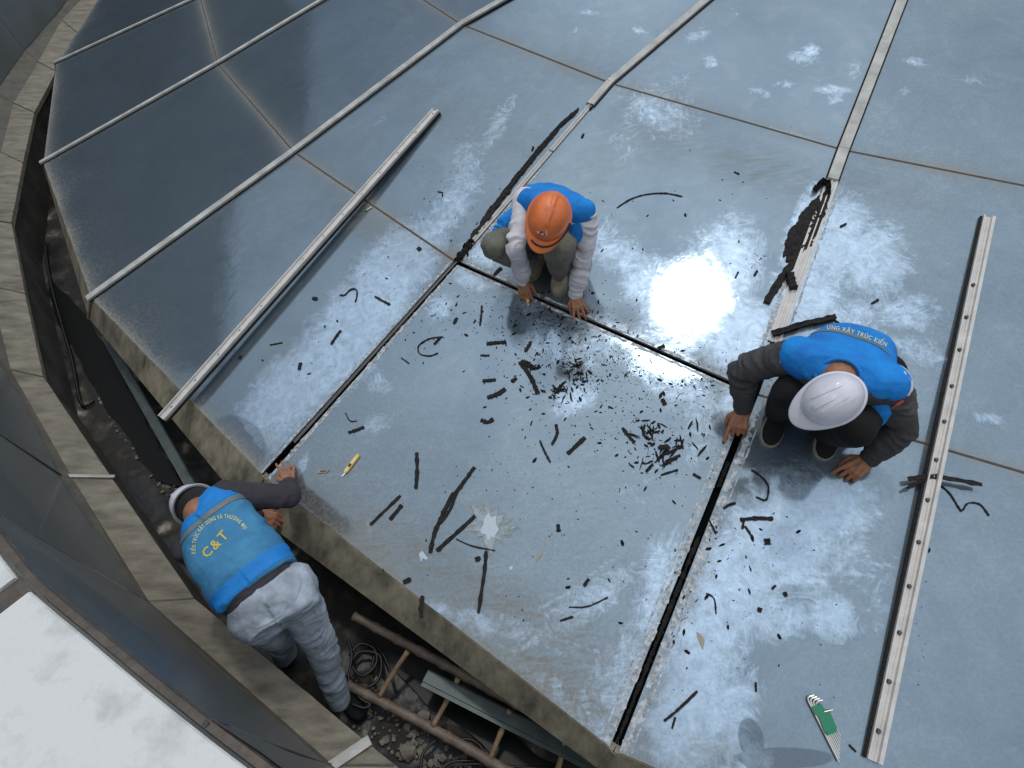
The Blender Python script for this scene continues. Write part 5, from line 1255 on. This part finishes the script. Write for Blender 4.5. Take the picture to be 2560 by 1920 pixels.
# ---- worker 1: orange helmet, white sleeves, crouching over the opened joint
g1, gn1 = R(1398, 712); 
shL, shR = J(1314, 504, 1.10), J(1469, 533, 1.10); elL, elR = J(1290, 618, .96), J(1462, 632, .88)
wrL = R(1306, 726)[0] + V3((0, 0, .085)); wrR = R(1434, 755)[0] + V3((0, 0, .06)); tL = R(1316, 765, .02)[0]; tR = R(1458, 800, .008)[0]
hpL, hpR = J(1318, 585, .78), J(1420, 575, .80); knL, knR = J(1240, 616, .88), J(1397, 618, .99)
ft1, _ = R(1325, 698); ft2, _ = R(1398, 736); ank1, ank2 = J(1338, 668, .66), J(1398, 690, .63)
neck = J(1376, 520, 1.14); hd = J(1371, 548, 1.205); hup = CV(hd, .10, -.34, .94); hf = CV(hd, -.30, .94, -.1)
pel = (hpL + hpR) / 2
cs = (shL + shR) / 2
rt = (shR - shL).normalized(); dors = CV(cs, 0, -.9, .5)
spec1 = dict(limbs=[([neck, shL, elL, wrL], [.036, .038, .032, .026]), ([neck, shR, elR, wrR], [.036, .038, .032, .026]), ([pel, hpL, knL, ank1], [.07, .07, .050, .034]), ([pel, hpR, knR, ank2], [.07, .07, .050, .034]), ([pel, neck], [.08, .075])],
             head=hd, hup=hup, hfwd=hf, neck=neck,
             hands=[dict(wr=wrL, d=tL - wrL, up=CV(wrL, -.35, .1, .9), side=CV(wrL, 1, 0, 0), curl=.62, spread=.06, scale=.94), dict(wr=wrR, d=tR - wrR, up=CV(wrR, 0, -.35, .9), side=CV(wrR, -1, .2, 0), curl=.22, spread=.22, scale=.94)])
W1 = build_person('crouching worker in orange helmet, blue vest and white sleeves cutting the joint', V3((g1.x, g1.y, g1.z)), spec1)
wp = spec1
def b(m_):
    chain(m_, [hpL, knL, lerp(knL, ank1, .82)], [.105, .077, .055]); chain(m_, [hpR, knR, lerp(knR, ank2, .68)], [.105, .077, .056]); capsule(m_, hpL, .12, hpR, .12); ell(m_, pel + V3((0, .03, -.02)), V3((.17, 0, 0)), V3((0, .14, 0)), V3((0, 0, .12)))
garment(W1, 'trousers', b, .008, 5, M['khaki'], [(hpL, knL), (knL, ank1), (hpR, knR), (knR, ank2)], .014, 24, 1)
def b(m_): chain(m_, [neck - V3((0, 0, .05)), shL, elL, wrL + (elL - wrL) * .04], [.05, .060, .049, .039]); chain(m_, [neck - V3((0, 0, .05)), shR, elR, wrR + (elR - wrR) * .04], [.05, .060, .049, .039])
garment(W1, 'sleeves', b, .006, 4, M['pale'], [(shL, elL), (elL, wrL, 1.2), (shR, elR), (elR, wrR, 1.2)], .016, 24, 2)
rings = torso_rings(pel + V3((0, .04, -.03)), cs, rt, rt, dors, [.170, .178, .176, .180, .185, .165, .11], [.12, .13, .125, .115, .105, .090, .060], [-.04, .15, .35, .6, .85, 1.05, 1.18], .05)
def b(m_):
    m_.loft(rings)
    chain(m_, [neck, lerp(neck, shL, .9) + dors * .01], [.075, .062]); chain(m_, [neck, lerp(neck, shR, .9) + dors * .01], [.075, .064])
    ell(m_, J(1380, 500, 1.06), rt * .185, CV(cs, 0, -1, .3) * .085, CV(cs, 0, .3, 1) * .075)
    chain(m_, [J(1450, 536, 1.07), J(1440, 562, 1.04), J(1434, 584, 1.00)], [.064, .058, .050]); chain(m_, [J(1325, 520, 1.05), J(1330, 560, .98)], [.055, .045])
vc, vf_, vn = garment(W1, 'vest', b, .008, 5, M['vest'], [(pel, cs), (shL, shR)], .010, 20, 3)
# loose flap of the vest behind the left arm
def b(m_):
    a0, a1, a2 = J(1300, 535, .98), J(1262, 560, .93), J(1245, 578, .90)
    capsule(m_, a0, .05, a1, .045); capsule(m_, a1, .045, a2, .030); capsule(m_, a1 + V3((.05, .0, .0)), .04, J(1280, 582, .86), .03)
garment(W1, 'vest_flap', b, .007, 3, M['vest'], [(J(1300, 520, 1.0), J(1245, 580, .9))], .010, 34, 6)
H1 = thing('x', 'x', 'x'); D.objects.remove(H1)
hc = hd + hup * .030
geo = helmet(W1, hc, hup, hf, M['orange'], 'ridge', .87)
c_, u_, f_h, s_h, A_, B_, H_ = geo
shb = [c for c in W1.children if c.name.startswith('helmet')][0]
hb = BVHTree.FromPolygons([v.co + ORG[W1.name] for v in shb.data.vertices], [tuple(f.vertices) for f in shb.data.polygons])
def decal(bvh, pts, mt, root, name, lift):
    vs = [hit(bvh, x, y, lift) for x, y in pts]
    if all(v is not None for v in vs): part(name, vs, [tuple(range(len(vs)))], mt, root)
decal(hb, [(1343, 577), (1366, 575), (1368, 588), (1350, 586)], M['whitep'], shb, 'sticker', .0055)
decal(hb, [(1347, 585), (1357, 576), (1366, 586)], M['navy'], shb, 'sticker_mark', .0075)
decal(hb, [(1353, 584), (1357, 580), (1361, 584)], M['whitep'], shb, 'sticker_mark', .0090)
decal(hb, [(1362, 521), (1365, 519), (1367, 522), (1364, 524)], M['cream'], shb, 'rivet', .013)
decal(hb, [(1420, 538), (1424, 537), (1425, 543), (1421, 544)], M['cream'], shb, 'rivet', .006)
# chin strap seen over the brim
m_ = MB(); m_.tube([hc + s_h * math.cos(a_) * (A_ + .008) + f_h * math.sin(a_) * (B_ + .028) + u_ * (.008 - .010 * max(0, math.sin(a_))) for a_ in np.linspace(math.pi * 1.0, math.pi * .35, 16)], .0045, 6)
part('strap', m_.v, m_.f, M['strap'], shb, smooth=True)
for (heel, toe) in (((1342, 662), (1320, 704)), ((1401, 690), (1395, 742))):
    a, _ = R(*heel); b_, n = R(*toe); d = (b_ - a).normalized(); a = b_ - d * .255; a, _ = RP(a)
    shoe(W1, a, b_, n, M['shoe'], M['shoe'])
# knife in his right hand
tip, n = R(1321, 762, .012); hl = wrL + CV(wrL, .28, .9, -.5) * .055; t, s_, nn_ = frame(tip - hl, n)
ck = thing('cutter_knife', 'yellow cutter held in the hand of the orange-helmeted worker', 'knife', tip)
part('handle', *pl([(0, -.007), (.075, -.009), (.085, -.004), (.085, .006), (0, .009)], -.006, .008, tip - t * .090, t, s_, nn_), M['knife'], ck)
part('blade', *pl([(0, -.004), (.020, -.004), (.026, .004), (0, .004)], -.0006, .0006, tip - t * .008, t, s_, nn_), M['chrome'], ck)

# ---- worker 2: white helmet, charcoal sleeves, bent far over
shL, shR = J(1990, 890, .99), J(2228, 962, .99); elL, elR = J(1856, 925, .80), J(2258, 1066, .77)
wrL = R(1848, 1046)[0] + V3((0, 0, .075)); wrR = R(2156, 1170)[0] + V3((0, 0, .075)); tL = R(1824, 1128, .012)[0]; tR = R(2078, 1216, .03)[0]
hpL, hpR = J(2060, 900, .66), J(2200, 935, .68); knL, knR = J(1975, 985, .86), J(2140, 1070, .86)
ank1, ank2 = J(1945, 1030, .54), J(2070, 1085, .53)
neck = J(2095, 945, 1.03); hd = J(2080, 1000, 1.06); hup = CV(hd, .05, -.10, 1); hf = CV(hd, -.86, .50, 0)
pel = J(2140, 880, .72); cs = (shL + shR) / 2; rt = (shR - shL).normalized(); dors = CV(cs, 0, -.5, .85)
spec2 = dict(limbs=[([neck, shL, elL, wrL], [.036, .038, .032, .027]), ([neck, shR, elR, wrR], [.036, .038, .032, .027]), ([pel, hpL, knL, ank1], [.07, .07, .050, .034]), ([pel, hpR, knR, ank2], [.07, .07, .050, .034]), ([pel, neck], [.08, .075])],
             head=hd, hup=hup, hfwd=CV(hd, -.3, 1, 0), neck=neck,
             hands=[dict(wr=wrL, d=tL - wrL, up=CV(wrL, .1, -.2, .9), side=CV(wrL, -1, .2, 0), curl=.8, curls=[.06, .75, .95, 1.05], spread=.04, scale=1.08), dict(wr=wrR, d=tR - wrR, up=CV(wrR, .1, -.1, .95), side=CV(wrR, -.5, -.8, 0), curl=.6, curls=[.35, .6, .8, .95], spread=.10, scale=1.08)])
g2, _ = R(2000, 1110)
W2 = build_person('crouching worker in white helmet, blue vest and charcoal sleeves pointing at the joint', g2, spec2)
def b(m_):
    chain(m_, [hpL, knL, ank1], [.11, .082, .060]); chain(m_, [hpR, knR, ank2], [.11, .082, .060]); capsule(m_, hpL, .12, hpR, .12); capsule(m_, pel, .13, pel + V3((0, 0, -.05)), .12)
garment(W2, 'trousers', b, .009, 5, M['black'], [(hpL, knL), (knL, ank1), (hpR, knR), (knR, ank2)], .006, 22, 1)
def b(m_): chain(m_, [neck - V3((0, 0, .04)), shL, elL, wrL + (elL - wrL) * .06], [.07, .078, .060, .046]); chain(m_, [neck - V3((0, 0, .04)), shR, elR, wrR + (elR - wrR) * .06], [.07, .078, .062, .046])
sc_o, sf_o, sn_o = garment(W2, 'sleeves', b, .007, 4, M['dgrey'], [(shL, elL), (elL, wrL), (shR, elR), (elR, wrR)], .017, 20, 9)
for (wr, el) in ((wrL, elL), (wrR, elR)):
    m_ = MB(); t = (wr - el).normalized(); capsule(m_, wr - t * .062, .048, wr - t * .022, .0465); co, f_, nr = fuse(m_, .006, 2); mesh_part('cuff', co, f_, M['dgrey'], W2)
rings = torso_rings(pel, cs, rt, rt, dors, [.165, .175, .182, .190, .200, .190, .15], [.12, .13, .13, .125, .115, .100, .070], [-.05, .12, .35, .6, .85, 1.05, 1.22], .045)
def b(m_):
    m_.loft(rings)
    for s_ in (shL, shR): chain(m_, [lerp(neck, s_, .35), lerp(neck, s_, .70), lerp(neck, s_, .92) + dors * .012], [.07, .088, .087])
vc, vf_, vn = garment(W2, 'vest', b, .008, 6, M['vest'], [(pel, cs)], .006, 18, 4)
for q, (s0_, s1_) in enumerate(((shL, hpL), (shR, hpR))):   # front panels hanging from the shoulders
    def b(m_):
        o_ = s0_ + CV(s0_, (.10 if q == 0 else -.16), .35, -.1) * .11; 
        capsule(m_, s0_ + (cs - s0_) * .35, .07, o_, .055); capsule(m_, o_, .055, o_ + CV(o_, .3 if q == 0 else -.3, .5, -.6) * .08, .05)
    garment(W2, 'vest_front', b, .007, 5, M['vest'], [(s0_, s0_ + V3((0, 0, -.2)))], .006, 24, 11 + q)
for s_, e_ in ((shL, elL), (shR, elR)):
    m_ = MB(); t = (e_ - s_).normalized(); capsule(m_, s_ - t * .02, .079, s_ + t * .012, .080); co, f_, nr = fuse(m_, .007, 3); mesh_part('undershirt', co, f_, M['pale'], W2)
ax = (pel - cs).normalized()
band_of(vc, vf_, vn, cs, ax, .085, .112, M['stripe'], kid(W2, 'vest'), 'reflective_tape', sel=lambda p: (p - cs).dot(dors) > -.02)
vb = bvh_of(vc, vf_)
text_on(vb, 'DỰNG XÂY TRÚC KIẾN', [(2055, 822), (2110, 830), (2160, 845), (2215, 868)], 11, M['paleyel'], kid(W2, 'vest'), 'letter')
# collar and neck hair
m_ = MB(); capsule(m_, neck + CV(neck, 0, -.3, .4) * .01, .064, neck + CV(neck, 0, .6, .3) * .03, .06); co, f_, nr = fuse(m_, .006, 3); mesh_part('hair', co, f_, M['hair'], W2)
m_ = MB(); pts = [neck + CV(neck, math.sin(a_) * 1., -math.cos(a_) * .75, .35) * .088 for a_ in np.linspace(-1.7, 1.7, 15)]; m_.tube(pts, .009, 8); part('collar', m_.v, m_.f, M['vestb'], W2, smooth=True)
hc = hd + hup * .030; geo = helmet(W2, hc, hup, hf, M['whelm'], 'vee', .84)
sb2 = bvh_of(sc_o, sf_o)
decal(sb2, [(2228, 1020), (2240, 1008), (2256, 998), (2258, 1004), (2246, 1014), (2238, 1014), (2232, 1023)], M['orangelogo'], W2, 'sleeve_mark', .003)
for q, (heel, toe) in enumerate((((1948, 1015), (1918, 1117)), ((2072, 1075), (2052, 1150)))):
    a, _ = R(*heel); b_, n = R(*toe); d = (b_ - a).normalized(); a = b_ - d * .265; a, _ = RP(a)
    shoe(W2, a, b_, n, M['black'], M['cream'], .050, .07, laces=False)

# ---- worker 3: standing in the gutter, bent over the eave, back to us
shL, shR = J(480, 1372, .34), J(566, 1242, .40); elR, wrR = J(722, 1240, .30), J(722, 1212, .09)
hpR, hpL = J(728, 1478, .26), J(632, 1540, .24); knR, anR = J(800, 1612, -.12), J(846, 1742, -.54)
knL, anL = J(700, 1590, -.22), J(712, 1640, -.58)
elL, wrL = J(560, 1330, .12), J(648, 1285, -.06)
neck = J(502, 1282, .40); hd = J(488, 1262, .26); hup = CV(hd, -.55, -.30, -.70); hf = CV(hd, -.3, -.2, -1)
pel = (hpL + hpR) / 2; cs = (shL + shR) / 2; rt = (shR - shL).normalized(); rth = (hpR - hpL).normalized(); dors = CV(cs, .1, .1, .98)
spec3 = dict(limbs=[([neck, shR, elR, wrR], [.036, .038, .032, .027]), ([neck, shL, elL, wrL], [.036, .038, .032, .027]), ([pel, hpR, knR, anR], [.07, .07, .050, .034]), ([pel, hpL, knL, anL], [.07, .07, .050, .034]), ([pel, neck], [.08, .075])],
             head=hd, hup=hup, hfwd=hf, neck=neck - V3((0, 0, .03)),
             hands=[dict(wr=wrR, d=CV(wrR, -.15, -.85, -.6), up=CV(wrR, .1, -.6, .8), side=CV(wrR, -1, 0, 0), curl=.12, spread=.17, scale=.92), dict(wr=wrL, d=CV(wrL, .5, .2, .1), up=CV(wrL, 0, -.2, 1), side=CV(wrL, 0, -1, 0), curl=.8, spread=.08)])
W3 = build_person('leaning worker in faded blue lettered vest and light jeans standing in the gutter', V3((anR.x, anR.y, FLZ)), spec3)
def b(m_):
    chain(m_, [hpR - V3((0, 0, .01)), lerp(hpR, knR, .5), knR, lerp(knR, anR, .5), anR], [.102, .088, .070, .060, .053]); chain(m_, [hpL - V3((0, 0, .01)), lerp(hpL, knL, .5), knL, anL], [.100, .082, .068, .054])
    capsule(m_, hpL, .112, hpR, .116)
    m_.loft(torso_rings(pel, cs, rth, rt, dors, [.165, .176, .180, .178], [.105, .122, .130, .130], [-.22, -.10, .0, .12], .025))
jc, jf, jn = garment(W3, 'jeans', b, .008, 5, M['jeans'], [(hpR, knR), (knR, anR, 1.3), (hpL, knL), (knL, anL)], .018, 20, 2)
m_ = MB(); t = (anR - knR).normalized(); capsule(m_, anR - t * .016, .060, anR + t * .026, .059); co, f_, nr = fuse(m_, .007, 2); co = wrinkle(co, nr, [(anR - t * .05, anR + t * .05)], .005, 30, 3); mesh_part('rolled_cuff', co, f_, M['jeans'], W3)
# pockets, belt loops
jb = bvh_of(jc, jf)
for pts in ([(640, 1570), (668, 1560), (700, 1540), (722, 1512)], [(738, 1500), (748, 1475), (752, 1455), (746, 1432)], [(755, 1530), (775, 1520), (790, 1500)], [(768, 1460), (785, 1520), (800, 1580), (815, 1640)]):
    q = [hit(jb, x, y, .001) for x, y in pts]; q = [v for v in q if v]
    if len(q) > 1:
        m_ = MB().tube(q, .0022, 5); part('seam', m_.v, m_.f, M['jeans'], kid(W3, 'jeans'))
def b(m_):
    m_.loft(torso_rings(lerp(pel, cs, .0), cs, rth, rt, dors, [.152, .160, .165, .165, .17], [.112, .118, .118, .115, .11], [-.05, .06, .2, .4, .7], .025))
    chain(m_, [neck - V3((0, 0, .05)), shR, elR, wrR + (elR - wrR) * .15], [.07, .078, .058, .044]); chain(m_, [neck - V3((0, 0, .05)), shL, elL, wrL + (elL - wrL) * .1], [.07, .075, .056, .042])
garment(W3, 'jersey', b, .007, 4, M['purple'], [(pel, cs), (shR, elR), (elR, wrR, 1.8), (shL, elL)], .011, 20, 5)
us = [.20, .24, .40, .6, .8, .95, 1.08, 1.18]
rings = torso_rings(pel, cs, rth, rt, dors, [.186, .188, .188, .188, .192, .186, .156, .11], [.125, .128, .128, .128, .125, .12, .10, .07], us, .035)
def b(m_): m_.loft(rings)
vc, vf_, vn = garment(W3, 'vest', b, .007, 5, M['vestf'], [(pel + rth * .1, cs + rt * .1), (pel - rth * .1, cs - rt * .1)], .010, 14, 7)
ax = (cs - pel).normalized(); Lc = (cs - pel).length
band_of(vc, vf_, vn, pel, ax, Lc * .19, Lc * .33, M['vestb'], kid(W3, 'vest'), 'hem_band', .0015)
band_of(vc, vf_, vn, pel, ax, Lc * 1.0, Lc * 1.25, M['vestb'], kid(W3, 'vest'), 'shoulder_yoke', .0015)
band_of(vc, vf_, vn, pel, ax, Lc * .93, Lc * .975, M['stripe'], kid(W3, 'vest'), 'reflective_tape', .003)
vb = bvh_of(vc, vf_)
text_on(vb, 'C&T', [(516, 1398), (543, 1372), (576, 1336)], 24, M['yellow'], kid(W3, 'vest'), 'letter', wscale=.95)
text_on(vb, 'KIẾN TRÚC XÂY DỰNG VÀ THƯƠNG MẠI', [(490, 1385), (492, 1352), (508, 1322), (535, 1302), (568, 1296), (594, 1306), (612, 1326)], 10, M['paleyel'], kid(W3, 'vest'), 'letter')
hc = hd + hup * .045 + CV(hd, .25, .15, 0) * .03; geo = helmet(W3, hc, hup, hf, M['whelm'], 'ridge', .86)
m_ = MB(); capsule(m_, neck + dors * .0, .068, hd - hup * .01, .090); co, f_, nr = fuse(m_, .007, 3); mesh_part('hair', co, f_, M['hair'], W3)
m_ = MB(); capsule(m_, hc - hup * .02 + CV(hc, .3, .2, 0) * .04, .035, hc - hup * .03 + CV(hc, .3, -.6, 0) * .05, .03); part('blue_strap', m_.v, m_.f, M['bstrap'], W3, smooth=True)
m_ = MB(); c0 = hc - hup * .075 + CV(hc, -.3, .95, .5) * .075; capsule(m_, c0, .014, c0 + CV(hc, .5, .5, 0) * .012, .014); part('adjusting_knob', m_.v, m_.f, M['turq'], W3, smooth=True)
for (an, kx) in ((anR, 1), (anL, 0)):
    hl = V3((an.x, an.y, FLZ + .012)) - V3((.04, -.06, 0)); shoe(W3, hl, hl + V3((.06 if kx else -.1, .24, 0)) * 1. if not kx else hl + V3((.17, -.14, 0)), V3((0, 0, 1)), M['black'], M['black'], .048, .085, laces=False)

# ------------------------------------------------------------------ neighbouring tower, seen only as a dark reflection in the left panes
tw = thing('tower_block', 'blue grey neighbouring building standing beyond the outer wall', 'building', (-20, 17, -12))
def tower(root, x0, x1, y0, y1, z1, mt, gl):
    m_ = MB().box(((x0 + x1) / 2, (y0 + y1) / 2, (z1 - 12) / 2), ((x1 - x0) / 2, 0, 0), (0, (y1 - y0) / 2, 0), (0, 0, (z1 + 12) / 2)); root = part('block', m_.v, m_.f, mt, root)
    z = -9
    while z < z1 - 3:
        m_ = MB().box((x1 + .05, (y0 + y1) / 2, z), (.05, 0, 0), (0, (y1 - y0) / 2 - 1, 0), (0, 0, .9)); part('window_band', m_.v, m_.f, gl, root)
        m_ = MB().box(((x0 + x1) / 2, y0 - .05, z), ((x1 - x0) / 2 - 1, 0, 0), (0, .05, 0), (0, 0, .9)); part('window_band', m_.v, m_.f, gl, root); z += 3.6
tower(tw, -26, -14, 8, 27, 11.5, M['annex'], M['towerg'])
